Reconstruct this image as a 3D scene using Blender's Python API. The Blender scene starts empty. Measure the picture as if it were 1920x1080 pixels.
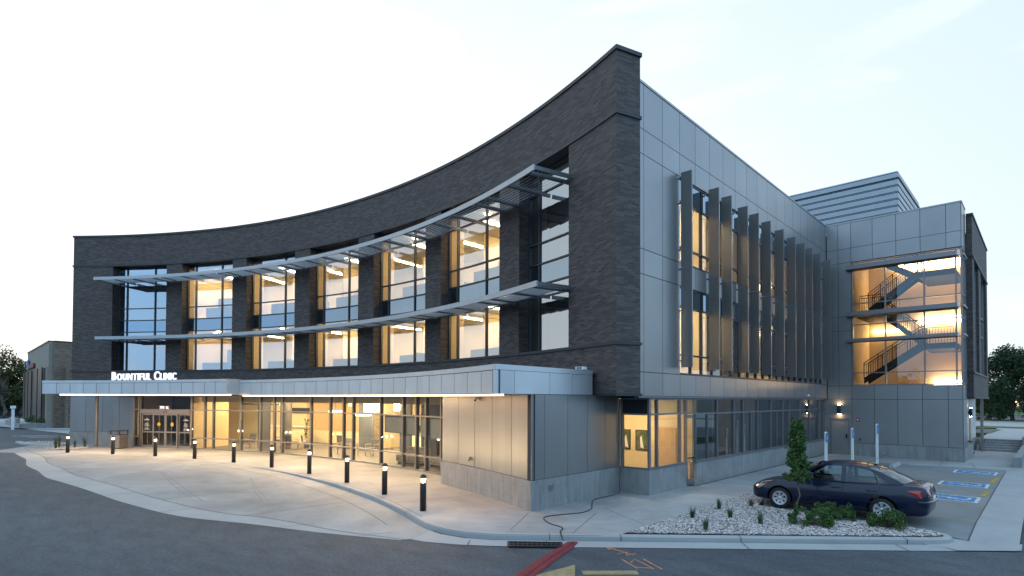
import bpy, bmesh, math, random
from math import sin, cos, pi, radians as rad, degrees as deg, atan2, sqrt
from mathutils import Vector, Matrix
from mathutils.geometry import tessellate_polygon
random.seed(7)
SC = bpy.context.scene
COL = SC.collection

# ------------------------------------------------------------------ camera
H = 3.25
YAW, PITCH, ROLL = rad(43.7), rad(1.1), rad(0.2)
d = Vector((-sin(YAW) * cos(PITCH), cos(YAW) * cos(PITCH), sin(PITCH)))
r0 = Vector((cos(YAW), sin(YAW), 0)); u0 = r0.cross(d)
r = r0 * cos(ROLL) + u0 * sin(ROLL); u = -r0 * sin(ROLL) + u0 * cos(ROLL)
cd = bpy.data.cameras.new('camera'); cam = bpy.data.objects.new('camera', cd); COL.objects.link(cam)
cam.matrix_world = Matrix(((r.x, u.x, -d.x, 0), (r.y, u.y, -d.y, 0), (r.z, u.z, -d.z, H), (0, 0, 0, 1)))
cd.sensor_width = 36; cd.lens = 1050 / 1920 * 36
cd.shift_y = (747 - 1050 * math.tan(PITCH) - 540) / 1920
cd.clip_start = 0.1; cd.clip_end = 6000
SC.camera = cam

# ------------------------------------------------------------------ sky, sun, exposure
SUN_AZ = rad(62)         # direction of the afterglow, counter-clockwise from +Y
SUN_EL = rad(4)
W = bpy.data.worlds.new('World'); SC.world = W; W.use_nodes = True
nt = W.node_tree; N = nt.nodes; L = nt.links
for n in list(N): N.remove(n)
def wn(t, **k):
    n = N.new(t)
    for a, b in k.items(): setattr(n, a, b)
    return n
out = wn('ShaderNodeOutputWorld'); bg = wn('ShaderNodeBackground'); bg.inputs[1].default_value = 0.1
sky = wn('ShaderNodeTexSky', sky_type='NISHITA', sun_disc=False, sun_elevation=SUN_EL, sun_rotation=-SUN_AZ, air_density=1.0, dust_density=1.0, ozone_density=1.0)
tc = wn('ShaderNodeTexCoord')
sdir = Vector((-sin(SUN_AZ), cos(SUN_AZ), -0.55)).normalized()
dot = wn('ShaderNodeVectorMath', operation='DOT_PRODUCT'); dot.inputs[1].default_value = sdir
L.new(tc.outputs['Generated'], dot.inputs[0])
ramp = wn('ShaderNodeValToRGB')          # thin high overcast: bright towards the afterglow, blue grey opposite
mr = wn('ShaderNodeMapRange'); mr.inputs[1].default_value = -1; mr.inputs[2].default_value = 1
L.new(dot.outputs['Value'], mr.inputs[0]); L.new(mr.outputs[0], ramp.inputs[0])
e = ramp.color_ramp.elements
e[0].position = 0; e[0].color = (0.46, 0.82, 1.20, 1)
e[1].position = 1; e[1].color = (1.02, 0.96, 0.87, 1)
for p_, c_ in ((0.28, (0.52, 0.90, 1.36)), (0.46, (0.52, 0.76, 1.04)), (0.56, (0.59, 0.72, 0.85)), (0.68, (0.68, 0.77, 0.835)), (0.80, (0.84, 0.865, 0.865))):
    k = e.new(p_); k.color = (*c_, 1)
sc10 = wn('ShaderNodeVectorMath', operation='SCALE'); sc10.inputs['Scale'].default_value = 10.0
L.new(ramp.outputs[0], sc10.inputs[0])
# soft streaks of cloud
mp = wn('ShaderNodeMapping'); mp.inputs['Scale'].default_value = (1.6, 1.6, 7.0)
L.new(tc.outputs['Generated'], mp.inputs[0])
nz = wn('ShaderNodeTexNoise'); nz.inputs['Scale'].default_value = 1.7; nz.inputs['Detail'].default_value = 7; nz.inputs['Roughness'].default_value = 0.55
nz.inputs['Distortion'].default_value = 0.6
L.new(mp.outputs[0], nz.inputs[0])
cr = wn('ShaderNodeMapRange'); cr.inputs[1].default_value = 0.47; cr.inputs[2].default_value = 0.64
cr.inputs[3].default_value = 0.0; cr.inputs[4].default_value = 1.0; cr.interpolation_type = 'SMOOTHSTEP'
L.new(nz.outputs['Fac'], cr.inputs[0])
mixc = wn('ShaderNodeMix', data_type='RGBA', blend_type='MIX')
mulc = wn('ShaderNodeMath', operation='MULTIPLY'); mulc.inputs[1].default_value = 0.5
L.new(cr.outputs[0], mulc.inputs[0]); L.new(mulc.outputs[0], mixc.inputs[0])
L.new(sc10.outputs[0], mixc.inputs[6]); mixc.inputs[7].default_value = (8.4, 8.7, 9.1, 1)
mix2 = wn('ShaderNodeMix', data_type='RGBA', blend_type='MIX'); mix2.inputs[0].default_value = 0.88
L.new(sky.outputs[0], mix2.inputs[6]); L.new(mixc.outputs[2], mix2.inputs[7])
L.new(mix2.outputs[2], bg.inputs[0]); L.new(bg.outputs[0], out.inputs[0])
sl = bpy.data.lights.new('sun', 'SUN'); sl.energy = 0.25; sl.angle = rad(12); sl.color = (1, 0.86, 0.7)
so = bpy.data.objects.new('sun', sl); COL.objects.link(so); so.location = (-40, 60, 60)
so.rotation_euler = (-Vector((-sin(SUN_AZ) * cos(SUN_EL), cos(SUN_AZ) * cos(SUN_EL), sin(SUN_EL)))).to_track_quat('-Z', 'Y').to_euler()
VS = SC.view_settings; VS.view_transform = 'Standard'; VS.look = 'None'; VS.exposure = 0.53; VS.gamma = 1.0; VS.use_curve_mapping = False
SC.display_settings.display_device = 'sRGB'
CY = SC.cycles
CY.use_denoising = True; CY.max_bounces = 8; CY.diffuse_bounces = 4; CY.glossy_bounces = 4; CY.transparent_max_bounces = 16
CY.sample_clamp_indirect = 6; CY.caustics_reflective = False; CY.caustics_refractive = False
try: CY.use_light_tree = True
except Exception: pass

# ------------------------------------------------------------------ materials
MATS = {}
def base_mat(name):
    m = bpy.data.materials.new(name); m.use_nodes = True
    t = m.node_tree
    for n in list(t.nodes): t.nodes.remove(n)
    o = t.nodes.new('ShaderNodeOutputMaterial'); p = t.nodes.new('ShaderNodeBsdfPrincipled')
    t.links.new(p.outputs[0], o.inputs[0])
    MATS[name] = m
    return m, t, p, o
def nd(t, typ, **k):
    n = t.nodes.new(typ)
    for a, b in k.items(): setattr(n, a, b)
    return n
def plain(name, col, rough=0.5, metal=0.0, var=0.08, scale=3.0, bump=0.0, bscale=60, spec=None, coat=0, stretch=(1, 1, 1)):
    m, t, p, o = base_mat(name)
    p.inputs['Roughness'].default_value = rough; p.inputs['Metallic'].default_value = metal
    if spec is not None: p.inputs['Specular IOR Level'].default_value = spec
    if coat: p.inputs['Coat Weight'].default_value = coat; p.inputs['Coat Roughness'].default_value = 0.04
    g = nd(t, 'ShaderNodeTexCoord'); mpn = nd(t, 'ShaderNodeMapping'); mpn.inputs['Scale'].default_value = stretch
    t.links.new(g.outputs['Object'], mpn.inputs[0])
    n = nd(t, 'ShaderNodeTexNoise'); n.inputs['Scale'].default_value = scale; n.inputs['Detail'].default_value = 5
    t.links.new(mpn.outputs[0], n.inputs[0])
    rp = nd(t, 'ShaderNodeMapRange'); rp.inputs[1].default_value = 0.25; rp.inputs[2].default_value = 0.75
    rp.inputs[3].default_value = 1 - var; rp.inputs[4].default_value = 1 + var
    t.links.new(n.outputs['Fac'], rp.inputs[0])
    s = nd(t, 'ShaderNodeVectorMath', operation='SCALE'); s.inputs[0].default_value = col
    t.links.new(rp.outputs[0], s.inputs['Scale']); t.links.new(s.outputs[0], p.inputs['Base Color'])
    if bump:
        n2 = nd(t, 'ShaderNodeTexNoise'); n2.inputs['Scale'].default_value = bscale; n2.inputs['Detail'].default_value = 4
        t.links.new(mpn.outputs[0], n2.inputs[0])
        b = nd(t, 'ShaderNodeBump'); b.inputs['Strength'].default_value = bump; b.inputs['Distance'].default_value = 0.02
        t.links.new(n2.outputs['Fac'], b.inputs['Height']); t.links.new(b.outputs[0], p.inputs['Normal'])
    return m
def emis(name, col, strength):
    m, t, p, o = base_mat(name)
    p.inputs['Base Color'].default_value = (0.8, 0.8, 0.8, 1)
    p.inputs['Emission Color'].default_value = (*col, 1); p.inputs['Emission Strength'].default_value = strength
    return m
def glass(name, tint, refl, rough=0.0, fres=0.5, gcol=(0.9, 0.95, 1.0)):
    m, t, p, o = base_mat(name)
    t.nodes.remove(p)
    tr = nd(t, 'ShaderNodeBsdfTransparent'); tr.inputs[0].default_value = (*tint, 1)
    gl = nd(t, 'ShaderNodeBsdfGlossy'); gl.inputs['Roughness'].default_value = rough; gl.inputs[0].default_value = (*gcol, 1)
    lw = nd(t, 'ShaderNodeFresnel'); lw.inputs[0].default_value = 1.5
    mm = nd(t, 'ShaderNodeMath', operation='MULTIPLY_ADD', use_clamp=True); mm.inputs[1].default_value = 1 - refl * 0.5; mm.inputs[2].default_value = refl
    t.links.new(lw.outputs[0], mm.inputs[0])
    mx = nd(t, 'ShaderNodeMixShader'); t.links.new(mm.outputs[0], mx.inputs[0])
    t.links.new(tr.outputs[0], mx.inputs[1]); t.links.new(gl.outputs[0], mx.inputs[2]); t.links.new(mx.outputs[0], o.inputs[0])
    return m
def brick(name, c1, c2, c3, mortar, bw=0.30, bh=0.072, ms=0.008, rough=0.72):
    m, t, p, o = base_mat(name)
    p.inputs['Roughness'].default_value = rough; p.inputs['Specular IOR Level'].default_value = 0.5
    uv = nd(t, 'ShaderNodeUVMap'); uv.uv_map = 'UVMap'
    b = nd(t, 'ShaderNodeTexBrick'); b.offset = 0.5; b.squash = 1.0
    b.inputs['Scale'].default_value = 1.0; b.inputs['Brick Width'].default_value = bw; b.inputs['Row Height'].default_value = bh
    b.inputs['Mortar Size'].default_value = ms; b.inputs['Mortar Smooth'].default_value = 0.15; b.inputs['Bias'].default_value = 0.0
    b.inputs['Color1'].default_value = (0, 0, 0, 1); b.inputs['Color2'].default_value = (1, 1, 1, 1); b.inputs['Mortar'].default_value = (0.5, 0.5, 0.5, 1)
    t.links.new(uv.outputs[0], b.inputs[0])
    cr_ = nd(t, 'ShaderNodeValToRGB')
    ee = cr_.color_ramp.elements; ee[0].position = 0; ee[0].color = (*c1, 1); ee[1].position = 1; ee[1].color = (*c3, 1)
    k = ee.new(0.5); k.color = (*c2, 1)
    t.links.new(b.outputs['Color'], cr_.inputs[0])
    mpn = nd(t, 'ShaderNodeMapping'); mpn.inputs['Scale'].default_value = (0.55, 3.2, 1)
    t.links.new(uv.outputs[0], mpn.inputs[0])
    n = nd(t, 'ShaderNodeTexNoise'); n.inputs['Scale'].default_value = 1.5; n.inputs['Detail'].default_value = 6
    t.links.new(mpn.outputs[0], n.inputs[0])
    rp = nd(t, 'ShaderNodeMapRange'); rp.inputs[1].default_value = 0.3; rp.inputs[2].default_value = 0.7; rp.inputs[3].default_value = 0.86; rp.inputs[4].default_value = 1.14
    t.links.new(n.outputs['Fac'], rp.inputs[0])
    s = nd(t, 'ShaderNodeVectorMath', operation='SCALE'); t.links.new(cr_.outputs[0], s.inputs[0]); t.links.new(rp.outputs[0], s.inputs['Scale'])
    mx = nd(t, 'ShaderNodeMix', data_type='RGBA'); mx.inputs[7].default_value = (*mortar, 1)
    t.links.new(b.outputs['Fac'], mx.inputs[0]); t.links.new(s.outputs[0], mx.inputs[6]); t.links.new(mx.outputs[2], p.inputs['Base Color'])
    bp = nd(t, 'ShaderNodeBump'); bp.invert = True; bp.inputs['Strength'].default_value = 0.6; bp.inputs['Distance'].default_value = 0.008
    t.links.new(b.outputs['Fac'], bp.inputs['Height']); t.links.new(bp.outputs[0], p.inputs['Normal'])
    return m
def concrete(name, col, stain=0.22, streak=0.0, rough=0.8, scale=0.5, spots=True, bump=0.15, cracks=False):
    m, t, p, o = base_mat(name)
    p.inputs['Roughness'].default_value = rough; p.inputs['Specular IOR Level'].default_value = 0.35
    g = nd(t, 'ShaderNodeTexCoord')
    n = nd(t, 'ShaderNodeTexNoise'); n.inputs['Scale'].default_value = scale; n.inputs['Detail'].default_value = 8; n.inputs['Roughness'].default_value = 0.62; n.inputs['Distortion'].default_value = 0.7
    t.links.new(g.outputs['Object'], n.inputs[0])
    rp = nd(t, 'ShaderNodeMapRange'); rp.inputs[1].default_value = 0.3; rp.inputs[2].default_value = 0.7; rp.inputs[3].default_value = 1 - stain; rp.inputs[4].default_value = 1 + stain
    t.links.new(n.outputs['Fac'], rp.inputs[0])
    n2 = nd(t, 'ShaderNodeTexNoise'); n2.inputs['Scale'].default_value = 45; n2.inputs['Detail'].default_value = 3
    t.links.new(g.outputs['Object'], n2.inputs[0])
    rp2 = nd(t, 'ShaderNodeMapRange'); rp2.inputs[1].default_value = 0.3; rp2.inputs[2].default_value = 0.7; rp2.inputs[3].default_value = 0.93; rp2.inputs[4].default_value = 1.07
    t.links.new(n2.outputs['Fac'], rp2.inputs[0])
    mu = nd(t, 'ShaderNodeMath', operation='MULTIPLY'); t.links.new(rp.outputs[0], mu.inputs[0]); t.links.new(rp2.outputs[0], mu.inputs[1])
    last = mu
    if streak:
        mpn = nd(t, 'ShaderNodeMapping'); mpn.inputs['Scale'].default_value = (3, 3, 0.35); t.links.new(g.outputs['Object'], mpn.inputs[0])
        n3 = nd(t, 'ShaderNodeTexNoise'); n3.inputs['Scale'].default_value = 2.2; n3.inputs['Detail'].default_value = 6; t.links.new(mpn.outputs[0], n3.inputs[0])
        rp3 = nd(t, 'ShaderNodeMapRange'); rp3.inputs[1].default_value = 0.3; rp3.inputs[2].default_value = 0.7; rp3.inputs[3].default_value = 1 - streak; rp3.inputs[4].default_value = 1 + streak
        t.links.new(n3.outputs['Fac'], rp3.inputs[0])
        mu2 = nd(t, 'ShaderNodeMath', operation='MULTIPLY'); t.links.new(last.outputs[0], mu2.inputs[0]); t.links.new(rp3.outputs[0], mu2.inputs[1]); last = mu2
    if cracks:
        mpw = nd(t, 'ShaderNodeMapping'); mpw.inputs['Rotation'].default_value = (0, 0, 0.5); t.links.new(g.outputs['Object'], mpw.inputs[0])
        n4 = nd(t, 'ShaderNodeTexNoise'); n4.inputs['Scale'].default_value = 0.16; n4.inputs['Detail'].default_value = 9; n4.inputs['Roughness'].default_value = 0.7; t.links.new(mpw.outputs[0], n4.inputs[0])
        rp4 = nd(t, 'ShaderNodeMapRange'); rp4.inputs[1].default_value = 0.35; rp4.inputs[2].default_value = 0.65; rp4.inputs[3].default_value = 0.82; rp4.inputs[4].default_value = 1.16
        t.links.new(n4.outputs['Fac'], rp4.inputs[0])
        mu3 = nd(t, 'ShaderNodeMath', operation='MULTIPLY'); t.links.new(last.outputs[0], mu3.inputs[0]); t.links.new(rp4.outputs[0], mu3.inputs[1]); last = mu3
    s = nd(t, 'ShaderNodeVectorMath', operation='SCALE'); s.inputs[0].default_value = col
    t.links.new(last.outputs[0], s.inputs['Scale']); t.links.new(s.outputs[0], p.inputs['Base Color'])
    b = nd(t, 'ShaderNodeBump'); b.inputs['Strength'].default_value = bump; b.inputs['Distance'].default_value = 0.01
    t.links.new(n2.outputs['Fac'], b.inputs['Height']); t.links.new(b.outputs[0], p.inputs['Normal'])
    return m
def island(name, cols, rough=0.6, trans=0.0, spec=0.3):
    """each leaf / stone its own tone"""
    m, t, p, o = base_mat(name)
    p.inputs['Roughness'].default_value = rough; p.inputs['Specular IOR Level'].default_value = spec
    g = nd(t, 'ShaderNodeNewGeometry'); cr_ = nd(t, 'ShaderNodeValToRGB')
    ee = cr_.color_ramp.elements
    ee[0].position = 0; ee[0].color = (*cols[0], 1); ee[1].position = 1; ee[1].color = (*cols[-1], 1)
    for i, c in enumerate(cols[1:-1]): k = ee.new((i + 1) / (len(cols) - 1)); k.color = (*c, 1)
    t.links.new(g.outputs['Random Per Island'], cr_.inputs[0]); t.links.new(cr_.outputs[0], p.inputs['Base Color'])
    if trans:
        tl = nd(t, 'ShaderNodeBsdfTranslucent'); t.links.new(cr_.outputs[0], tl.inputs[0])
        mx = nd(t, 'ShaderNodeMixShader'); mx.inputs[0].default_value = trans
        t.links.new(p.outputs[0], mx.inputs[1]); t.links.new(tl.outputs[0], mx.inputs[2]); t.links.new(mx.outputs[0], o.inputs[0])
    return m

M = {}
M['brick'] = brick('dark_brick', (0.054, 0.039, 0.035), (0.084, 0.061, 0.054), (0.122, 0.094, 0.086), (0.088, 0.076, 0.070))
M['brick2'] = brick('tan_brick', (0.15, 0.10, 0.07), (0.20, 0.145, 0.105), (0.25, 0.19, 0.14), (0.20, 0.17, 0.145), bw=0.4, bh=0.1)
M['trim'] = plain('dark_stone_trim', (0.030, 0.032, 0.036), 0.5, 0.0, 0.1)
M['metal'] = plain('zinc_grey_panel', (0.295, 0.292, 0.288), 0.33, 0.6, 0.06, 0.8)
def vary(m, amt):
    t = m.node_tree; p = next(n for n in t.nodes if n.type == 'BSDF_PRINCIPLED'); lk = p.inputs['Base Color'].links[0]; src = lk.from_socket
    g = nd(t, 'ShaderNodeNewGeometry'); rp = nd(t, 'ShaderNodeMapRange'); rp.inputs[3].default_value = 1 - amt; rp.inputs[4].default_value = 1 + amt; t.links.new(g.outputs['Random Per Island'], rp.inputs[0])
    sc_ = nd(t, 'ShaderNodeVectorMath', operation='SCALE'); t.links.new(src, sc_.inputs[0]); t.links.new(rp.outputs[0], sc_.inputs['Scale']); t.links.new(sc_.outputs[0], p.inputs['Base Color'])
    n = nd(t, 'ShaderNodeTexNoise'); n.inputs['Scale'].default_value = .7; n.inputs['Detail'].default_value = 2; tc_ = nd(t, 'ShaderNodeTexCoord'); t.links.new(tc_.outputs['Object'], n.inputs[0])
    b = nd(t, 'ShaderNodeBump'); b.inputs['Strength'].default_value = .10; b.inputs['Distance'].default_value = .05; t.links.new(n.outputs['Fac'], b.inputs['Height']); t.links.new(b.outputs[0], p.inputs['Normal']); return m
vary(M['metal'], .055)
M['metal_l'] = plain('pale_silver_panel', (0.58, 0.59, 0.60), 0.36, 0.5, 0.04, 0.8)
vary(M['metal_l'], .05)
M['joint'] = plain('panel_joint', (0.03, 0.03, 0.033), 0.7)
M['alu'] = plain('grey_aluminium', (0.22, 0.22, 0.23), 0.4, 0.6, 0.05)
M['alu_dark'] = plain('dark_aluminium', (0.05, 0.055, 0.06), 0.4, 0.4, 0.05)
M['alu_lobby'] = plain('clear_aluminium', (0.24, 0.22, 0.21), 0.4, 0.5, 0.05)
M['shade'] = plain('sunshade_aluminium', (0.42, 0.43, 0.44), 0.42, 0.5, 0.05)
M['corr'] = plain('corrugated_metal', (0.34, 0.37, 0.40), 0.4, 0.5, 0.05)
M['conc_wall'] = concrete('cast_concrete', (0.25, 0.25, 0.245), 0.16, 0.16, 0.75, 0.9)
M['walk'] = concrete('walk_concrete', (0.31, 0.305, 0.295), 0.22, 0, 0.8, 0.35, cracks=True)
M['lane'] = concrete('lane_concrete', (0.28, 0.275, 0.265), 0.26, 0, 0.8, 0.3, cracks=True)
M['gutter'] = concrete('gutter_concrete', (0.34, 0.335, 0.325), 0.10, 0, 0.8, 0.5)
M['lot'] = concrete('lot_concrete', (0.21, 0.21, 0.205), 0.16, 0, 0.8, 0.4, cracks=True)
M['asphalt'] = concrete('asphalt', (0.060, 0.064, 0.070), 0.30, 0, 0.82, 0.35, bump=0.9, cracks=True)
def asphalt():
    m, t, p, o = base_mat('rolled_asphalt'); p.inputs['Roughness'].default_value = 0.8; p.inputs['Specular IOR Level'].default_value = 0.4
    g = nd(t, 'ShaderNodeTexCoord'); last = None
    for sc_, det, lo, hi, st, rz in ((0.12, 6, .80, 1.22, (1, 1, 1), 0), (0.9, 7, .80, 1.24, (1, 2.6, 1), .75), (14, 4, .78, 1.26, (1, 1, 1), 0), (70, 2, .6, 1.45, (1, 1, 1), 0)):
        mp_ = nd(t, 'ShaderNodeMapping'); mp_.inputs['Scale'].default_value = st; mp_.inputs['Rotation'].default_value = (0, 0, rz); t.links.new(g.outputs['Object'], mp_.inputs[0])
        n = nd(t, 'ShaderNodeTexNoise'); n.inputs['Scale'].default_value = sc_; n.inputs['Detail'].default_value = det; n.inputs['Roughness'].default_value = .62; t.links.new(mp_.outputs[0], n.inputs[0])
        rp = nd(t, 'ShaderNodeMapRange'); rp.inputs[1].default_value = 0.32; rp.inputs[2].default_value = 0.68; rp.inputs[3].default_value = lo; rp.inputs[4].default_value = hi; t.links.new(n.outputs['Fac'], rp.inputs[0])
        if last is None: last = rp
        else:
            mu = nd(t, 'ShaderNodeMath', operation='MULTIPLY'); t.links.new(last.outputs[0], mu.inputs[0]); t.links.new(rp.outputs[0], mu.inputs[1]); last = mu
    s_ = nd(t, 'ShaderNodeVectorMath', operation='SCALE'); s_.inputs[0].default_value = (0.058, 0.065, 0.074); t.links.new(last.outputs[0], s_.inputs['Scale']); t.links.new(s_.outputs[0], p.inputs['Base Color'])
    b = nd(t, 'ShaderNodeBump'); b.inputs['Strength'].default_value = .8; b.inputs['Distance'].default_value = .01; t.links.new(n.outputs['Fac'], b.inputs['Height']); t.links.new(b.outputs[0], p.inputs['Normal'])
    return m
M['asphalt'] = asphalt()
M['seam'] = plain('control_joint', (0.07, 0.07, 0.07), 0.9)
M['glass_up'] = glass('coated_glass', (0.84, 0.85, 0.80), 0.38)
M['glass_lobby'] = glass('clear_glass', (0.90, 0.91, 0.88), 0.05)
M['glass_side'] = glass('tinted_glass', (0.55, 0.60, 0.62), 0.16)
M['glass_stair'] = glass('stair_glass', (0.90, 0.90, 0.88), 0.06)
M['spandrel'] = plain('spandrel_glass', (0.26, 0.32, 0.38), 0.03, 1.0, 0.02)
M['louvre_dark'] = plain('dark_transom_panel', (0.012, 0.018, 0.02), 0.35, 0.2)
M['wall_in'] = plain('warm_interior_paint', (0.72, 0.55, 0.33), 0.75, 0, 0.03)
M['wall_cream'] = plain('cream_interior_paint', (0.76, 0.64, 0.42), 0.75, 0, 0.03)
M['wall_grey'] = plain('slate_accent_paint', (0.16, 0.165, 0.175), 0.7, 0, 0.03)
M['wood'] = plain('maple_veneer', (0.60, 0.42, 0.23), 0.45, 0, 0.14, 4, stretch=(6, 6, 0.6))
M['ceil'] = plain('ceiling_tile', (0.80, 0.77, 0.70), 0.9, 0, 0.02)
M['soffit'] = plain('soffit_panel', (0.55, 0.52, 0.48), 0.6, 0, 0.03)
M['carpet'] = plain('carpet', (0.16, 0.14, 0.12), 0.95, 0, 0.15, 12)
M['tile'] = plain('lobby_floor_tile', (0.36, 0.30, 0.23), 0.4, 0, 0.1, 3)
M['lobby_floor'] = plain('lobby_carpet', (0.13, 0.115, 0.10), 0.55, 0, 0.25, 6)
M['olive'] = plain('bulkhead_paint', (0.40, 0.33, 0.20), 0.8, 0, 0.03)
M['roller'] = plain('roller_shade_fabric', (0.34, 0.36, 0.34), 0.9, 0, 0.04)
M['curtain'] = plain('curtain_fabric', (0.42, 0.48, 0.52), 0.9, 0, 0.12, 8, stretch=(8, 8, .3))
M['stone'] = brick('stacked_stone', (0.28, 0.20, 0.11), (0.42, 0.32, 0.19), (0.52, 0.42, 0.28), (0.14, 0.10, 0.06), bw=0.22, bh=0.06, ms=0.012)
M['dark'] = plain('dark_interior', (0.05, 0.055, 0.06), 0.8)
M['lamp'] = emis('ceiling_lamp_glow', (1.0, 0.74, 0.39), 120.0)
M['lamp_room'] = emis('corner_room_lamp_glow', (1.0, 0.76, 0.44), 34.0)
M['lamp_dim'] = emis('dim_office_lamp_glow', (1.0, 0.78, 0.48), 24.0)
M['lamp_up'] = emis('office_lamp_glow', (1.0, 0.77, 0.46), 56.0)
M['strip'] = emis('soffit_strip_glow', (1.0, 0.74, 0.46), 7.0)
M['strip_dim'] = emis('soffit_strip_glow_low', (1.0, 0.66, 0.38), 4.0)
M['stairlamp'] = emis('stair_lamp_glow', (1.0, 0.74, 0.40), 17.0)
M['pendant'] = emis('pendant_glow', (1.0, 0.84, 0.58), 8.0)
def lens_mat():
    m, t, p, o = base_mat('bollard_lens_glow'); t.nodes.remove(p)
    e_ = nd(t, 'ShaderNodeEmission'); e_.inputs[0].default_value = (1.0, 0.80, 0.48, 1); e_.inputs[1].default_value = 5.0
    tr = nd(t, 'ShaderNodeBsdfTransparent'); mx = nd(t, 'ShaderNodeMixShader'); mx.inputs[0].default_value = 0.25
    t.links.new(tr.outputs[0], mx.inputs[1]); t.links.new(e_.outputs[0], mx.inputs[2]); t.links.new(mx.outputs[0], o.inputs[0]); return m
M['bolglow'] = lens_mat()
M['sconce'] = emis('sconce_glow', (1.0, 0.68, 0.36), 160.0)
M['decal'] = plain('etched_film', (0.42, 0.42, 0.42), 0.7)
M['letter'] = emis('letter_face', (0.92, 0.93, 1.0), 0.62)
M['exit'] = emis('exit_sign_glow', (0.10, 0.9, 0.35), 1.2)
M['white'] = plain('white_paint', (0.84, 0.84, 0.84), 0.5, 0, 0.05)
M['black'] = plain('black_metal', (0.018, 0.018, 0.02), 0.4, 0.2)
M['rail'] = plain('dark_steel', (0.010, 0.010, 0.011), 0.7, 0.0, spec=0.15)
M['fin'] = None
M['red'] = plain('red_paint', (0.17, 0.016, 0.022), 0.6, 0, 0.2, 9)
M['yellow'] = plain('yellow_paint', (0.50, 0.32, 0.035), 0.7, 0, 0.30, 7)
M['yellow_w'] = plain('worn_yellow_paint', (0.30, 0.245, 0.12), 0.8, 0, 0.30, 7)
def worn(name, col, cover, rough=.75, sc_=9):
    m = plain(name, col, rough, 0, .22, 6); t = m.node_tree; o = next(n for n in t.nodes if n.type == 'OUTPUT_MATERIAL'); p = next(n for n in t.nodes if n.type == 'BSDF_PRINCIPLED')
    tc_ = nd(t, 'ShaderNodeTexCoord'); n = nd(t, 'ShaderNodeTexNoise'); n.inputs['Scale'].default_value = sc_; n.inputs['Detail'].default_value = 8; n.inputs['Roughness'].default_value = .7; t.links.new(tc_.outputs['Object'], n.inputs[0])
    rp = nd(t, 'ShaderNodeMapRange'); rp.inputs[1].default_value = cover - .12; rp.inputs[2].default_value = cover + .10; t.links.new(n.outputs['Fac'], rp.inputs[0])
    tr = nd(t, 'ShaderNodeBsdfTransparent'); mx = nd(t, 'ShaderNodeMixShader'); t.links.new(rp.outputs[0], mx.inputs[0]); t.links.new(p.outputs[0], mx.inputs[1]); t.links.new(tr.outputs[0], mx.inputs[2]); t.links.new(mx.outputs[0], o.inputs[0]); return m
M['yellow_w'] = worn('worn_yellow_paint_film', (0.30, 0.225, 0.105), .69); M['orange'] = worn('worn_orange_spray', (0.55, 0.22, 0.10), .52, sc_=14); M['paint_white'] = worn('worn_white_paint', (0.62, 0.62, 0.62), .60); M['paint_blue'] = worn('worn_blue_paint', (0.06, 0.20, 0.40), .58); M['yellow_p'] = worn('worn_yellow_kerb_paint', (0.48, 0.32, 0.05), .58); M['red'] = worn('worn_red_paint', (0.17, 0.016, 0.022), .72)
M['red_s'] = plain('red_enamel', (0.22, 0.02, 0.02), .5)
M['blue'] = plain('blue_paint', (0.045, 0.17, 0.42), 0.6, 0, 0.15, 8)
M['orange'] = plain('orange_spray_paint', (0.55, 0.22, 0.10), 0.8, 0, 0.4, 9)
M['iron'] = plain('cast_iron', (0.02, 0.02, 0.022), 0.6, 0.4)
M['rubber'] = plain('black_rubber', (0.012, 0.012, 0.013), 0.8)
M['bark'] = plain('bark', (0.13, 0.11, 0.09), 0.9, 0, 0.3, 15)
M['leaf'] = island('tree_leaves', [(0.022, 0.055, 0.015), (0.05, 0.105, 0.026), (0.085, 0.155, 0.04), (0.13, 0.20, 0.06)], 0.5, 0.15)
M['leaf_far'] = island('far_leaves', [(0.012, 0.030, 0.012), (0.025, 0.055, 0.022), (0.045, 0.085, 0.03)], 0.6, 0.15)
M['leaf_glow'] = island('backlit_leaves', [(0.02, 0.04, 0.012), (0.05, 0.075, 0.02), (0.09, 0.11, 0.03)], 0.6, 0.35)
M['leaf_shrub'] = island('shrub_leaves', [(0.03, 0.07, 0.018), (0.065, 0.13, 0.032), (0.12, 0.19, 0.06)], 0.5, 0.15)
M['blade'] = island('grass_blades', [(0.03, 0.055, 0.02), (0.06, 0.09, 0.035), (0.11, 0.13, 0.06)], 0.7, 0.2)
M['stones'] = island('gravel_stones', [(0.16, 0.12, 0.11), (0.42, 0.35, 0.32), (0.55, 0.49, 0.46), (0.26, 0.20, 0.18), (0.72, 0.66, 0.62), (0.48, 0.39, 0.36)], 0.85)
M['gravel'] = plain('gravel_bed_soil', (0.12, 0.10, 0.09), 0.95, 0, 0.4, 30)
M['turf'] = plain('lawn_green', (0.05, 0.10, 0.025), 0.95, 0, 0.25, 4)
M['hill'] = plain('hill_slope', (0.10, 0.14, 0.18), 1.0, 0, 0.2, 0.02)
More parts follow.
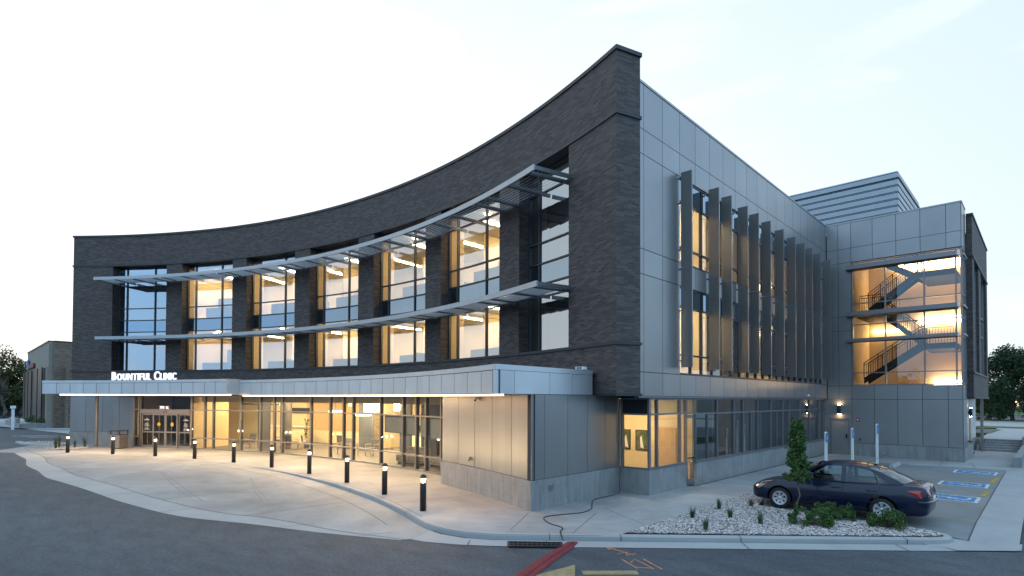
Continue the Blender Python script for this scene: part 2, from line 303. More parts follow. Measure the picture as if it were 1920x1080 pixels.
# perforated fin metal: rows of fine holes punched right through
def perforated():
    m, t, p, o = base_mat('perforated_fin_metal')
    p.inputs['Base Color'].default_value = (0.24, 0.225, 0.21, 1); p.inputs['Metallic'].default_value = 0.5; p.inputs['Roughness'].default_value = 0.42
    uv = nd(t, 'ShaderNodeUVMap'); uv.uv_map = 'UVMap'
    mpn = nd(t, 'ShaderNodeMapping'); mpn.inputs['Scale'].default_value = (22, 22, 22); t.links.new(uv.outputs[0], mpn.inputs[0])
    fr = nd(t, 'ShaderNodeVectorMath', operation='FRACTION'); t.links.new(mpn.outputs[0], fr.inputs[0])
    sb = nd(t, 'ShaderNodeVectorMath', operation='SUBTRACT'); sb.inputs[1].default_value = (0.5, 0.5, 0.0); t.links.new(fr.outputs[0], sb.inputs[0])
    sx = nd(t, 'ShaderNodeSeparateXYZ'); t.links.new(sb.outputs[0], sx.inputs[0])
    cx = nd(t, 'ShaderNodeCombineXYZ'); t.links.new(sx.outputs[0], cx.inputs[0]); t.links.new(sx.outputs[1], cx.inputs[1])
    ln = nd(t, 'ShaderNodeVectorMath', operation='LENGTH'); t.links.new(cx.outputs[0], ln.inputs[0])
    lt = nd(t, 'ShaderNodeMath', operation='LESS_THAN'); lt.inputs[1].default_value = 0.27; t.links.new(ln.outputs['Value'], lt.inputs[0])
    tr = nd(t, 'ShaderNodeBsdfTransparent'); mx = nd(t, 'ShaderNodeMixShader')
    t.links.new(lt.outputs[0], mx.inputs[0]); t.links.new(p.outputs[0], mx.inputs[1]); t.links.new(tr.outputs[0], mx.inputs[2]); t.links.new(mx.outputs[0], o.inputs[0])
    return m
M['fin'] = perforated()

# ------------------------------------------------------------------ mesh builder
CX, CYY, R = -22.70, -22.25, 39.45        # centre and radius of the curved front
def pol(rr, th, z=0.0): a = rad(th); return (CX + rr * cos(a), CYY + rr * sin(a), z)
def zg(x, y):
    th = deg(atan2(y - CYY, x - CX))
    if th < -90: th += 360
    t = min(1, max(0, (100 - th) / 18)); return -0.12 * t * t * (3 - 2 * t)
class MB:
    def __init__(s): s.v = []; s.f = []; s.uv = []; s.m = []; s.mats = []; s.sm = []
    def mi(s, m):
        m = M[m] if isinstance(m, str) else m
        if m not in s.mats: s.mats.append(m)
        return s.mats.index(m)
    def face(s, pts, m, uv=None, smooth=False):
        i = len(s.v); s.v += [tuple(p) for p in pts]; s.f.append(tuple(range(i, i + len(pts))))
        if uv is None:
            a = Vector(pts[1]) - Vector(pts[0]); b = Vector(pts[-1]) - Vector(pts[0]); n = a.cross(b)
            ax = max(range(3), key=lambda k: abs(n[k]))
            uv = [((p[1], p[2]), (p[0], p[2]), (p[0], p[1]))[ax] for p in pts]
        s.uv.append(uv); s.m.append(s.mi(m)); s.sm.append(smooth)
    def shared(s, verts, faces, m, smooth=True, uvs=None):
        i = len(s.v); s.v += [tuple(p) for p in verts]; k = s.mi(m)
        for f in faces:
            s.f.append(tuple(i + q for q in f)); s.m.append(k); s.sm.append(smooth)
            s.uv.append([uvs[q] if uvs else (verts[q][0] + verts[q][1], verts[q][2]) for q in f])
    def box(s, x0, x1, y0, y1, z0, z1, m):
        x0, x1 = min(x0, x1), max(x0, x1); y0, y1 = min(y0, y1), max(y0, y1); z0, z1 = min(z0, z1), max(z0, z1)
        for q in (((x0, y0, z0), (x0, y0, z1), (x0, y1, z1), (x0, y1, z0)), ((x1, y0, z0), (x1, y1, z0), (x1, y1, z1), (x1, y0, z1)),
                  ((x0, y0, z0), (x1, y0, z0), (x1, y0, z1), (x0, y0, z1)), ((x0, y1, z0), (x0, y1, z1), (x1, y1, z1), (x1, y1, z0)),
                  ((x0, y0, z0), (x0, y1, z0), (x1, y1, z0), (x1, y0, z0)), ((x0, y0, z1), (x1, y0, z1), (x1, y1, z1), (x0, y1, z1))): s.face(q, m)
    def hexa(s, b, t, m, uo=0):
        """prism between bottom loop b and top loop t (same length)"""
        n = len(b); acc = uo
        for i in range(n):
            j = (i + 1) % n; l = (Vector(b[j]) - Vector(b[i])).length
            s.face((b[i], b[j], t[j], t[i]), m, [(acc, b[i][2]), (acc + l, b[j][2]), (acc + l, t[j][2]), (acc, t[i][2])]); acc += l
        s.face(list(reversed(b)), m, [(p[0], p[1]) for p in reversed(b)]); s.face(t, m, [(p[0], p[1]) for p in t])
    def obox(s, p, q, w, z0, z1, m, off=0.0):
        """wall-like box along p->q, thickness w centred (off shifts it to the left)"""
        a = Vector((p[0], p[1], 0)); b = Vector((q[0], q[1], 0)); dd = (b - a).normalized(); n = Vector((-dd.y, dd.x, 0))
        o = n * off; k = [a + o - n * w / 2, b + o - n * w / 2, b + o + n * w / 2, a + o + n * w / 2]
        s.hexa([(c.x, c.y, z0) for c in k], [(c.x, c.y, z1) for c in k], m)
    def arc(s, ra, rb, t0, t1, z0, z1, m, step=1.0, caps=True, mtop=None):
        n = max(1, int(math.ceil(abs(t1 - t0) / step)))
        T = [t0 + (t1 - t0) * i / n for i in range(n + 1)]
        flip = t1 < t0
        for i in range(n):
            a, b = T[i], T[i + 1]; ua, ub = R * rad(a), R * rad(b)
            fs = [((pol(ra, a, z0), pol(ra, b, z0), pol(ra, b, z1), pol(ra, a, z1)), [(ua, z0), (ub, z0), (ub, z1), (ua, z1)], m)]
            fs.append(((pol(rb, b, z0), pol(rb, a, z0), pol(rb, a, z1), pol(rb, b, z1)), [(ub, z0), (ua, z0), (ua, z1), (ub, z1)], m))
            fs.append(((pol(ra, a, z1), pol(ra, b, z1), pol(rb, b, z1), pol(rb, a, z1)), [(ua, ra), (ub, ra), (ub, rb), (ua, rb)], mtop or m))
            fs.append(((pol(rb, a, z0), pol(rb, b, z0), pol(ra, b, z0), pol(ra, a, z0)), [(ua, rb), (ub, rb), (ub, ra), (ua, ra)], m))
            for q, uv, mm in fs:
                s.face(q if flip else q[::-1], mm, uv if flip else uv[::-1])
        if caps:
            for a, sg in ((t0, 1), (t1, -1)):
                q = [pol(ra, a, z0), pol(rb, a, z0), pol(rb, a, z1), pol(ra, a, z1)]; uv = [(ra, z0), (rb, z0), (rb, z1), (ra, z1)]
                if (sg > 0) == (not flip): pass
                else: q = q[::-1]; uv = uv[::-1]
                s.face(q, m, uv)
    def tube(s, pts, rad_, m, n=8, cap=True):
        P = [Vector(p) for p in pts]; rr = rad_ if isinstance(rad_, (list, tuple)) else [rad_] * len(P)
        V = []; up = Vector((0, 0, 1))
        for i, p in enumerate(P):
            t = (P[min(i + 1, len(P) - 1)] - P[max(i - 1, 0)]).normalized()
            x = t.cross(up)
            if x.length < 1e-3: x = t.cross(Vector((1, 0, 0)))
            x.normalize(); y = t.cross(x).normalized()
            V += [tuple(p + (x * cos(2 * pi * k / n) + y * sin(2 * pi * k / n)) * rr[i]) for k in range(n)]
        F = []
        for i in range(len(P) - 1):
            for k in range(n): F.append((i * n + k, i * n + (k + 1) % n, (i + 1) * n + (k + 1) % n, (i + 1) * n + k))
        if cap: F.append(tuple(range(n - 1, -1, -1))); F.append(tuple((len(P) - 1) * n + k for k in range(n)))
        s.shared(V, F, m, True)
    def lathe(s, prof, m, o=(0, 0, 0), n=20, smooth=True, axis='z'):
        V = []; F = []
        for (rr, h) in prof:
            for k in range(n):
                a = 2 * pi * k / n; x, y, z = rr * cos(a), rr * sin(a), h
                if axis == 'y': x, y, z = x, h, y
                V.append((o[0] + x, o[1] + y, o[2] + z))
        for i in range(len(prof) - 1):
            for k in range(n):
                q = (i * n + k, i * n + (k + 1) % n, (i + 1) * n + (k + 1) % n, (i + 1) * n + k)
                F.append(q if axis == 'z' else q[::-1])
        s.shared(V, F, m, smooth)
    def poly(s, pts, z, m, up=True):
        """flat concave polygon"""
        P3 = [(p[0], p[1], z if not callable(z) else z(p[0], p[1])) for p in pts]
        for tri in tessellate_polygon([[Vector((p[0], p[1], 0)) for p in pts]]):
            q = [P3[i] for i in tri]
            a = Vector(q[1]) - Vector(q[0]); b = Vector(q[2]) - Vector(q[0])
            if (a.cross(b).z > 0) != up: q = q[::-1]
            s.face(q, m, [(p[0], p[1]) for p in q])
    def prism(s, pts, z0, z1, m):
        s.poly(pts, z1, m); s.poly(pts, z0, m, False)
        ar = sum(pts[i][0] * pts[(i + 1) % len(pts)][1] - pts[(i + 1) % len(pts)][0] * pts[i][1] for i in range(len(pts)))
        if ar < 0: pts = pts[::-1]
        acc = 0
        for i in range(len(pts)):
            a, b = pts[i], pts[(i + 1) % len(pts)]; l = math.hypot(b[0] - a[0], b[1] - a[1])
            s.face(((a[0], a[1], z0), (b[0], b[1], z0), (b[0], b[1], z1), (a[0], a[1], z1)), m, [(acc, z0), (acc + l, z0), (acc + l, z1), (acc, z1)]); acc += l
    def strip(s, pts, w, z, m):
        """flat ribbon of width w along pts"""
        P = [Vector((p[0], p[1], 0)) for p in pts]; Lp = []; Rp = []
        for i, p in enumerate(P):
            t = (P[min(i + 1, len(P) - 1)] - P[max(i - 1, 0)]).normalized(); n = Vector((-t.y, t.x, 0)) * w / 2
            zz = z(p.x, p.y) if callable(z) else z
            Lp.append((p.x + n.x, p.y + n.y, zz)); Rp.append((p.x - n.x, p.y - n.y, zz))
        for i in range(len(P) - 1): s.face((Rp[i], Rp[i + 1], Lp[i + 1], Lp[i]), m)
    def between(s, A, B, za, zb, m):
        """sheet between two polylines of equal length"""
        f = lambda z, p: z(p[0], p[1]) if callable(z) else z
        for i in range(len(A) - 1):
            q = [(A[i][0], A[i][1], f(za, A[i])), (A[i + 1][0], A[i + 1][1], f(za, A[i + 1])), (B[i + 1][0], B[i + 1][1], f(zb, B[i + 1])), (B[i][0], B[i][1], f(zb, B[i]))]
            if (Vector(q[1]) - Vector(q[0])).cross(Vector(q[3]) - Vector(q[0])).z < 0: q = q[::-1]
            s.face(q, m, [(p[0], p[1]) for p in q])
    def mesh(s, name):
        me = bpy.data.meshes.new(name); me.from_pydata(s.v, [], s.f); ul = me.uv_layers.new(name='UVMap')
        flat = [c for f in s.uv for p in f for c in p]; ul.data.foreach_set('uv', flat)
        for m in s.mats: me.materials.append(m)
        me.polygons.foreach_set('material_index', s.m); me.polygons.foreach_set('use_smooth', s.sm); me.update()
        return me
    def build(s, name, parent=None, **k):
        o = bpy.data.objects.new(name, s.mesh(name)); COL.objects.link(o)
        if parent is not None: o.parent = parent
        tag(o, **k); return o
def tag(o, label=None, cat=None, group=None, kind=None):
    if label: o['label'] = label
    if cat: o['category'] = cat
    if group: o['group'] = group
    if kind: o['kind'] = kind
    return o
def thing(name, label, cat, loc=(0, 0, 0), rz=0, group=None):
    o = bpy.data.objects.new(name, None); COL.objects.link(o); o.location = loc; o.rotation_euler = (0, 0, rz); o.empty_display_size = 0.2
    return tag(o, label, cat, group)
def dup(root, loc=None, rz=None, label=None, group=None, scale=None):
    def cp(o, par):
        c = o.copy(); COL.objects.link(c)
        if par is not None: c.parent = par; c.matrix_parent_inverse = o.matrix_parent_inverse.copy()
        for ch in list(o.children): cp(ch, c)
        return c
    c = cp(root, None)
    if loc is not None: c.location = loc
    if rz is not None: c.rotation_euler = (0, 0, rz)
    if label: c['label'] = label
    if group: c['group'] = group
    if scale: c.scale = scale
    return c

# ------------------------------------------------------------------ ground
mb = MB()                                                      # one asphalt sheet to the horizon
RR = [0.5, 8, 14, 18, 21, 23, 24, 25, 26, 27, 28, 29, 30, 31, 32, 33, 34, 36, 40, 46, 60, 100, 220, 600, 2500]
TH = [i * 4.0 for i in range(90)]
V = []; F = []
for rr in RR:
    for th in TH:
        p = pol(rr, th); V.append((p[0], p[1], zg(p[0], p[1]) - 0.012))
nT = len(TH)
for i in range(len(RR) - 1):
    for k in range(nT): F.append((i * nT + k, (i + 1) * nT + k, (i + 1) * nT + (k + 1) % nT, i * nT + (k + 1) % nT))
F.append(tuple(range(nT)))
mb.shared(V, F, 'asphalt', True); mb.build('asphalt_road', kind='structure')

EDGE = [(62, -20), (66.9, -5.4), (68.32, -6.75), (69.87, -7.72), (71.95, -8.82), (75.28, -10.12), (79.75, -11.7), (86.31, -12.69), (91, -13.04), (97.17, -13.2), (100.4, -13.15),
        (104.5, -12.95), (110, -12.1), (115.9, -10.98), (122, -8.9), (126, -7.5), (129.7, -5.84), (133.9, -3.5)]
def edge_dr(th):
    for i in range(len(EDGE) - 1):
        if EDGE[i][0] <= th <= EDGE[i + 1][0]:
            p = [EDGE[min(max(i + k, 1), len(EDGE) - 1)] for k in (-1, 0, 1, 2)] if i > 0 else [EDGE[0], EDGE[0], EDGE[1], EDGE[1]]
            h = EDGE[i + 1][0] - EDGE[i][0]; t = (th - EDGE[i][0]) / h
            m1 = (p[2][1] - p[0][1]) / max(.1, p[2][0] - p[0][0]) * h; m2 = (p[3][1] - p[1][1]) / max(.1, p[3][0] - p[1][0]) * h
            return (2 * t ** 3 - 3 * t * t + 1) * EDGE[i][1] + (t ** 3 - 2 * t * t + t) * m1 + (3 * t * t - 2 * t ** 3) * EDGE[i + 1][1] + (t ** 3 - t * t) * m2
    return EDGE[-1][1]
KA = [72.0 + i for i in range(0, 61)]                            # bollard kerb arc, 72..132 deg
KERB = [pol(R - 6.3, t)[:2] for t in reversed(KA)] + [(-11.75, 9.05), (-10.9, 8.98), (-10.2, 9.13), (-9.6, 9.45), (-8.88, 10.06), (-7.93, 10.92), (-3.14, 15.24), (-1.95, 16.34)]
ths = [69.0, 70, 71] + KA
def kdr(t): return -6.3 if t >= 72 else -6.3 + (72 - t) * 0.02
outer = [pol(R + kdr(t) + 0.02, t)[:2] for t in ths]
ej = [pol(R + edge_dr(t) + 0.95 * min(1, (t - 68) / 9), t)[:2] for t in ths]
eo = [pol(R + edge_dr(t), t)[:2] for t in ths]
mb = MB(); mb.between(outer, ej, lambda x, y: zg(x, y) - 0.004, lambda x, y: zg(x, y) - 0.004, 'lane'); mb.build('drop_off_lane', kind='structure')
mb = MB(); mb.between(ej, eo, lambda x, y: zg(x, y) - 0.004, lambda x, y: zg(x, y) - 0.007, 'gutter')
# front gutter along the straight kerb
k2 = [(-11.3, 8.9), (-10.9, 8.86), (-10.2, 9.0), (-9.55, 9.35), (-8.82, 9.98), (-7.87, 10.84), (-3.08, 15.16), (-1.9, 16.25)]
g2 = [(-11.0, 8.05), (-10.6, 8.15), (-9.9, 8.5), (-9.2, 9.0), (-8.46, 9.62), (-7.3, 10.68), (-2.7, 14.85), (-1.5, 15.95)]
mb.between(k2, g2, -0.112, -0.122, 'gutter')
mb.poly([(-1.9, 16.25), (-1.5, 15.95), (-0.5, 16.87), (-0.5, 17.6), (-1.35, 17.2), (-1.66, 16.9)], -0.108, 'gutter')
mb.poly([(-2.3, 16.35), (-1.9, 16.0), (-0.45, 16.95), (-0.45, 17.7), (-1.3, 17.75), (-2.6, 17.7)], -0.1125, 'gutter')
mb.build('gutter', kind='structure')
# joints in the lane and gutter
mb = MB()
mb.strip([pol(R + edge_dr(t) + 0.95 * min(1, (t - 68) / 9) - 0.01, t)[:2] for t in ths], 0.025, lambda x, y: zg(x, y) + 0.0005, 'seam')
mb.strip([pol(R - 7.1, t)[:2] for t in [72 + i for i in range(34)]], 0.022, lambda x, y: zg(x, y) + 0.0005, 'seam')
for t in (78, 86.5, 95, 103.5, 112, 120.5): mb.strip([pol(R + edge_dr(t) + 0.98 + (-7.2 - edge_dr(t) - 0.98) * k / 6, t + k * 0.15)[:2] for k in range(7)], 0.022, lambda x, y: zg(x, y) + 0.0005, 'seam')
for t in (70.5, 74, 82, 90.5, 99, 108): mb.strip([pol(R + edge_dr(t) + 0.02, t)[:2], pol(R + edge_dr(t) + 0.9, t)[:2]], 0.018, lambda x, y: zg(x, y) + 0.0005, 'seam')
for x, y in ((-9.9, 8.95), (-8.6, 10.2), (-5.2, 13.25), (-2.6, 15.62)): mb.strip([(x, y), (x + 0.33, y - 0.42)], 0.02, -0.108, 'seam')
for t in (76, 84, 92, 100, 108, 116, 124): mb.strip([pol(R - 6.1, t)[:2], pol(R - 2.05, t)[:2]], 0.02, 0.001, 'seam')
mb.strip([pol(R - 6.12, t)[:2] for t in KA], 0.02, 0.001, 'seam')
mb.strip([(-9.6, 14.0), (-7.55, 12.9)], 0.02, 0.001, 'seam'); mb.strip([(-9.6, 10.0), (-10.7, 11.9)], 0.02, 0.001, 'seam'); mb.strip([(-8.3, 10.8), (-9.3, 13.2)], 0.02, 0.001, 'seam')
for y in (16.2, 18.9, 21.6, 24.3, 27.0, 29.7, 32.4): mb.strip([(-9.65, y), (-7.55 if y < 20 else -7.2, y)], 0.02, 0.001, 'seam')
mb.strip([(-4.0, 37.2), (-3.9, 34.5)], 0.02, 0.001, 'seam'); mb.strip([(-2.9, 37.5), (-2.5, 34.6)], 0.02, 0.001, 'seam'); mb.strip([(-2.9, 40), (-1.4, 40)], 0.02, 0.001, 'seam')
mb.strip([(-1.40, 17.2), (-1.4, 19.3), (-1.40, 34)], 0.03, lambda x, y: -.1 if y < 18 else 0.001, 'seam')
for y in (20.2, 22.6, 26.5, 30.5): mb.strip([(-1.38, y), (-0.52, y)], 0.015, 0.0025, 'seam')
mb.build('paving_joints', kind='structure')
mb = MB(); M['scuff'] = plain('tyre_scuff', (0.215, 0.21, 0.20), 0.85, 0, 0.25, 2)
for dr_3, t0_, t1_ in ((-9.2, 78, 92), (-9.35, 79, 91), (-10.8, 84, 101), (-10.95, 86, 100), (-8.3, 92, 108)):
    mb.strip([pol(R + dr_3 + 1.3 * ((t - t0_) / (t1_ - t0_)) ** 2, t)[:2] for t in [t0_ + (t1_ - t0_) * k / 16 for k in range(17)]], 0.035, lambda x, y: zg(x, y) + 0.0004, 'scuff')
mb.build('tyre_marks', kind='structure')
# raised pavement
walk = KERB[:-2] + [(-7.52, 11.32), (-7.42, 11.6), (-7.5, 20.3), (-7.2, 21.0), (-7.2, 33.9), (-5.6, 34.0), (-3.9, 34.3), (-1.4, 34.5), (-0.86, 34.9), (-0.8, 36), (-0.8, 47.0), (-9.5, 47.0), (-9.5, 20.0),
        (-11.0, 18.0), (-20, 17.2), (-34, 15.6), (-44, 11.5), (-51.5, 6.5)]
mb = MB(); mb.poly(walk, 0.0, 'walk'); mb.build('pavement', kind='structure')
def sweep_kerb(mb, line, w, ztop, zbot, m, side=1):
    P = [Vector((p[0], p[1], 0)) for p in line]; rows = []
    for i, p in enumerate(P):
        t = (P[min(i + 1, len(P) - 1)] - P[max(i - 1, 0)]).normalized(); n = Vector((-t.y, t.x, 0)) * side
        zb = zbot(p.x, p.y) if callable(zbot) else zbot
        a = p; b = p + n * w
        rows.append([(a.x - n.x * 0.02, a.y - n.y * 0.02, zb), (a.x - n.x * 0.012, a.y - n.y * 0.012, ztop - 0.03), (a.x + n.x * 0.02, a.y + n.y * 0.02, ztop), (b.x, b.y, ztop), (b.x, b.y, min(zb, ztop - 0.1))])
    for i in range(len(rows) - 1):
        for k in range(4):
            q = [rows[i][k], rows[i][k + 1], rows[i + 1][k + 1], rows[i + 1][k]]
            mb.face(q if side < 0 else q[::-1], m, smooth=False)
    for rw, fl in ((rows[0], 1), (rows[-1], -1)): mb.face(rw if fl * side > 0 else rw[::-1], m)
mb = MB(); sweep_kerb(mb, KERB, 0.15, 0.004, lambda x, y: zg(x, y) - 0.03, 'gutter', side=1)
sweep_kerb(mb, [(-1.95, 16.34), (-1.72, 16.6), (-1.66, 16.86), (-1.76, 17.1), (-2.0, 17.3), (-2.3, 17.36), (-4.15, 17.44), (-6.35, 17.62), (-6.6, 18.2), (-6.75, 19.0), (-7.35, 20.4)], 0.15, 0.004, -0.2, 'gutter', side=1)
sweep_kerb(mb, [(-0.8, 36.4), (-0.86, 34.9), (-1.4, 34.5), (-3.9, 34.3), (-5.0, 34.05)], 0.15, 0.004, -0.15, 'walk', side=-1)
for t in (73.5, 77.5, 82, 87): 
    a, b = pol(R - 6.335, t), pol(R - 6.14, t); mb.strip([a[:2], b[:2]], 0.018, 0.006, 'seam'); mb.face([(*pol(R - 6.327, t - .012)[:2], zg(*a[:2])), (*pol(R - 6.327, t + .012)[:2], zg(*a[:2])), (*pol(R - 6.327, t + .012)[:2], 0), (*pol(R - 6.327, t - .012)[:2], 0)], 'seam')
for f in (0.04, 0.22, 0.52, 0.93):
    x, y = -8.88 + 6.95 * f, 10.06 + 6.28 * f; mb.strip([(x + .02, y - .02), (x - .12, y + .13)], 0.02, 0.006, 'seam'); mb.face([(x + .016, y - .022, -.115), (x + .03, y - .01, -.115), (x + .03, y - .01, -.01), (x + .016, y - .022, -.01)], 'seam')
mb.build('kerb', kind='structure')
# parking bays
def zp(x, y): return -0.115 + 0.115 * min(1, max(0, (y - 16.3) / 2.0)) - 0.004 * (x > -1.4)
mb = MB()
lx = [(-7.2, -1.4)]
lot = [(-6.3, 17.5), (-6.45, 18.3), (-6.6, 19.2), (-7.2, 20.9), (-7.2, 33.95), (-5.6, 34.05), (-1.4, 34.6), (-1.4, 19.3), (-1.4, 17.25), (-2.2, 17.4)]
zlot = lambda x, y: -0.006 - 0.10 * min(1, max(0, (19.3 - y) / 1.9)) * min(1, max(0, (x + 3.0) / 1.6)); mb.poly(lot, zlot, 'lot'); mb.build('parking_bays', kind='structure')
mb = MB(); mb.poly([(-1.4, 17.2), (-0.5, 17.5), (-0.5, 19.3), (-1.4, 19.3)], lambda x, y: -0.107 if y < 18 else -0.004, 'gutter'); mb.poly([(-1.4, 19.3), (-0.5, 19.3), (-0.5, 60), (-1.4, 60)], -0.004, 'gutter')
mb.build('concrete_strip', kind='structure')
# painted lines
mb = MB()
for x0, y0, x1, y1 in ((-6.3, 19.75, -1.5, 19.5), (-6.6, 22.5, -1.5, 22.45), (-6.6, 24.5, -1.5, 24.6), (-6.6, 26.4, -1.5, 26.4), (-6.6, 28.9, -1.5, 29.1), (-6.6, 31.2, -1.5, 31.3)):
    mb.strip([(x0, y0), (x1, y1)], 0.10, -0.002, 'yellow_w')
for y in (23.0, 23.7, 27.0, 27.7, 28.4): mb.strip([(-6.3, y - 0.35), (-1.6, y + 0.35)], 0.09, -0.0015, 'yellow_w')
mb.build('parking_stripes', kind='structure')
mb = MB()
for y0, y1 in ((24.75, 26.2), (28.9, 31.0)): mb.strip([(-1.62, y0), (-1.55, y1)], 0.16, -0.0005, 'yellow_p')
mb.build('yellow_edge_marks', kind='structure')
mb = MB(); mb.poly([(-7.15, 32.0), (-6.35, 32.0), (-6.35, 34.0), (-7.15, 34.0)], 0.006, 'yellow')
mb.build('tactile_paving', kind='structure')
mb = MB()
mb.poly([(-7.12, 8.0), (-6.98, 9.18), (-6.2, 8.15), (-6.6, 7.6)], -0.1255, 'yellow_w'); mb.strip([(-6.56, 8.86), (-5.79, 9.62)], 0.24, -0.1255, 'yellow_w')
mb.build('road_arrow_marking', kind='structure')
mb = MB()
for pts in ([(-7.27, 10.72), (-6.95, 10.72), (-6.77, 10.67), (-6.49, 10.63)], [(-7.12, 10.62), (-7.27, 10.72), (-7.05, 10.8)], [(-6.8, 10.45), (-6.74, 10.72), (-6.6, 10.5), (-6.52, 10.76)], [(-6.54, 10.2), (-6.25, 10.02), (-5.94, 9.85)],
            [(-6.25, 10.1), (-6.32, 10.36), (-5.95, 10.2), (-5.69, 10.04)], [(-6.2, 10.52), (-5.9, 10.34), (-5.56, 10.15)], [(-6.0, 9.9), (-5.75, 10.05)]):
    mb.strip(pts, 0.035, -0.1265, 'orange')
mb.build('orange_survey_marks', kind='structure')
# wheelchair symbols, blue field with white border and figure
def access_symbol(y, k):
    mb = MB(); x0, x1, y0, y1 = -3.12, -1.62, y - 0.68, y + 0.68
    mb.poly([(x0, y0), (x1, y0), (x1, y1), (x0, y1)], 0.000, 'paint_white'); b = 0.10
    mb.poly([(x0 + b, y0 + b), (x1 - b, y0 + b), (x1 - b, y1 - b), (x0 + b, y1 - b)], 0.002, 'paint_blue')
    cx, cy = -2.3, y + 0.05
    mb.poly([(cx - 0.46 + .1 * cos(i * pi / 4), cy + .1 * sin(i * pi / 4)) for i in range(8)], 0.004, 'paint_white')
    mb.strip([(cx - 0.34, cy), (cx + 0.05, cy - 0.02), (cx + 0.08, cy - 0.25), (cx + 0.42, cy - 0.34)], 0.09, 0.004, 'paint_white')
    mb.strip([(cx - 0.12, cy - 0.02), (cx - 0.10, cy - 0.24)], 0.07, 0.0045, 'paint_white')
    mb.strip([(cx + 0.14 + .3 * cos(rad(a)), cy + .04 + .3 * sin(rad(a))) for a in range(-150, 60, 15)], 0.08, 0.005, 'paint_white')
    mb.build('wheelchair_symbol', label=k, cat='pavement marking', group='painted wheelchair symbols in the parking bays')
access_symbol(23.65, 'blue and white painted wheelchair symbol in the bay nearest the parked sedan')
access_symbol(27.7, 'blue and white painted wheelchair symbol in the middle bay, between two other symbols')
access_symbol(32.6, 'blue and white painted wheelchair symbol in the farthest bay by the tower kerb')
# red painted strip running to the drain
mb = MB(); a = [(-8.15, 10.46), (-7.93, 9.70), (-7.72, 8.95), (-7.44, 8.12), (-7.31, 7.75), (-6.9, 6.6)]; b = [(-8.0, 10.60), (-7.72, 9.84), (-7.50, 9.13), (-7.20, 8.30), (-7.07, 7.93), (-6.65, 6.75)]
mb.between(a, b, -0.100, -0.100, 'red'); mb.between(a, [(p[0] - 0.05, p[1]) for p in a], -0.100, -0.12, 'red'); mb.between(b, [(p[0] + 0.05, p[1]) for p in b], -0.100, -0.12, 'red')
for i in range(60):
    t = i / 60; k = min(4, int(t * 5)); f = t * 5 - k
    x = (a[k][0] + b[k][0]) / 2 * (1 - f) + (a[k + 1][0] + b[k + 1][0]) / 2 * f; y = (a[k][1] + b[k][1]) / 2 * (1 - f) + (a[k + 1][1] + b[k + 1][1]) / 2 * f
    mb.box(x + 0.01, x + 0.07, y - 0.02, y + 0.02, -0.1, -0.094, 'red')
mb.build('cable_ramp', label='low red strip lying across the asphalt up to the kerb beside the storm drain', cat='cable ramp')
# storm drain
t = thing('storm_drain', 'black cast iron drain grate set in the gutter below the kerb', 'drain')
mb = MB(); A0, A1, B1, B0 = Vector((-9.14, 9.46, 0)), Vector((-8.2, 10.27, 0)), Vector((-7.98, 9.95, 0)), Vector((-8.84, 9.17, 0))
mb.face([(p.x, p.y, -0.106) for p in (B0, B1, A1, A0)], 'rubber'); mb.build('pit', t)
mb = MB()
for i in range(12):
    f = i / 11; p = A0.lerp(A1, f); q = B0.lerp(B1, f); mb.obox(p, q, 0.022 if i % 11 else 0.05, -0.105, -0.088, 'iron')
mb.obox(A0, A1, 0.035, -0.105, -0.086, 'iron'); mb.obox(B0, B1, 0.035, -0.105, -0.086, 'iron'); mb.obox(A0.lerp(B0, .5), A1.lerp(B1, .5), 0.02, -0.105, -0.089, 'iron')
mb.build('grate', t)
# cable on the pavement
def smooth_path(P, n=8):
    out_ = []
    for i in range(len(P) - 1):
        p0, p1, p2, p3 = [Vector(P[min(max(i + k, 0), len(P) - 1)]) for k in (-1, 0, 1, 2)]
        for j in range(n):
            t_ = j / n; out_.append(0.5 * ((2 * p1) + (p2 - p0) * t_ + (2 * p0 - 5 * p1 + 4 * p2 - p3) * t_ ** 2 + (3 * p1 - p0 - 3 * p2 + p3) * t_ ** 3))
    out_.append(Vector(P[-1])); return out_
mb = MB(); mb.tube(smooth_path([(-10.72, 16.66, 0.9), (-10.72, 16.62, 0.3), (-10.68, 16.55, 0.03), (-10.6, 15.9, 0.012), (-10.55, 14.9, 0.012), (-10.15, 14.2, 0.012), (-9.75, 13.6, 0.012), (-9.6, 12.95, 0.012), (-9.85, 12.3, 0.012), (-9.95, 11.7, 0.012), (-9.4, 11.25, 0.012), (-8.85, 11.1, 0.012), (-8.62, 10.75, 0.012), (-8.4, 10.5, 0.012), (-8.25, 10.38, -0.06)]), 0.013, 'rubber', 6)
mb.build('cable', label='thin black cable snaking over the pavement from the wall corner to the kerb', cat='cable')

# ------------------------------------------------------------------ the clinic
B = thing('clinic_building', 'three storey clinic with concave dark brick front, grey metal side and glazed stair tower', 'building', (0, 0, 0))
T0, T1 = 132.16, 70.93
BAYS = [(127.95, 121.86), (120.04, 113.90), (112.17, 106.04), (104.13, 97.95), (96.01, 89.67), (87.85, 81.36), (79.36, 74.76)]
mb = MB()
mb.arc(R, R + 0.96, T0, T1, 12.45, 14.40, 'brick', 0.8)
mb.arc(R, R + 0.96, T0, T1, 3.42, 4.98, 'brick', 0.8)
PIERS = [(T0, 127.95)] + [(BAYS[i][1], BAYS[i + 1][0]) for i in range(6)] + [(BAYS[6][1], T1)]
for a, b in PIERS: mb.arc(R, R + (0.96 if b < 72 or a > 132 else 0.60), a, b, 5.07, 12.34, 'brick', 0.6)
mb.build('brick_wall', B)
mb = MB()
mb.arc(R - 0.05, R + 1.0, T0 + 0.08, T1 - 0.08, 14.402, 14.53, 'trim', 0.8)
mb.build('coping', B)
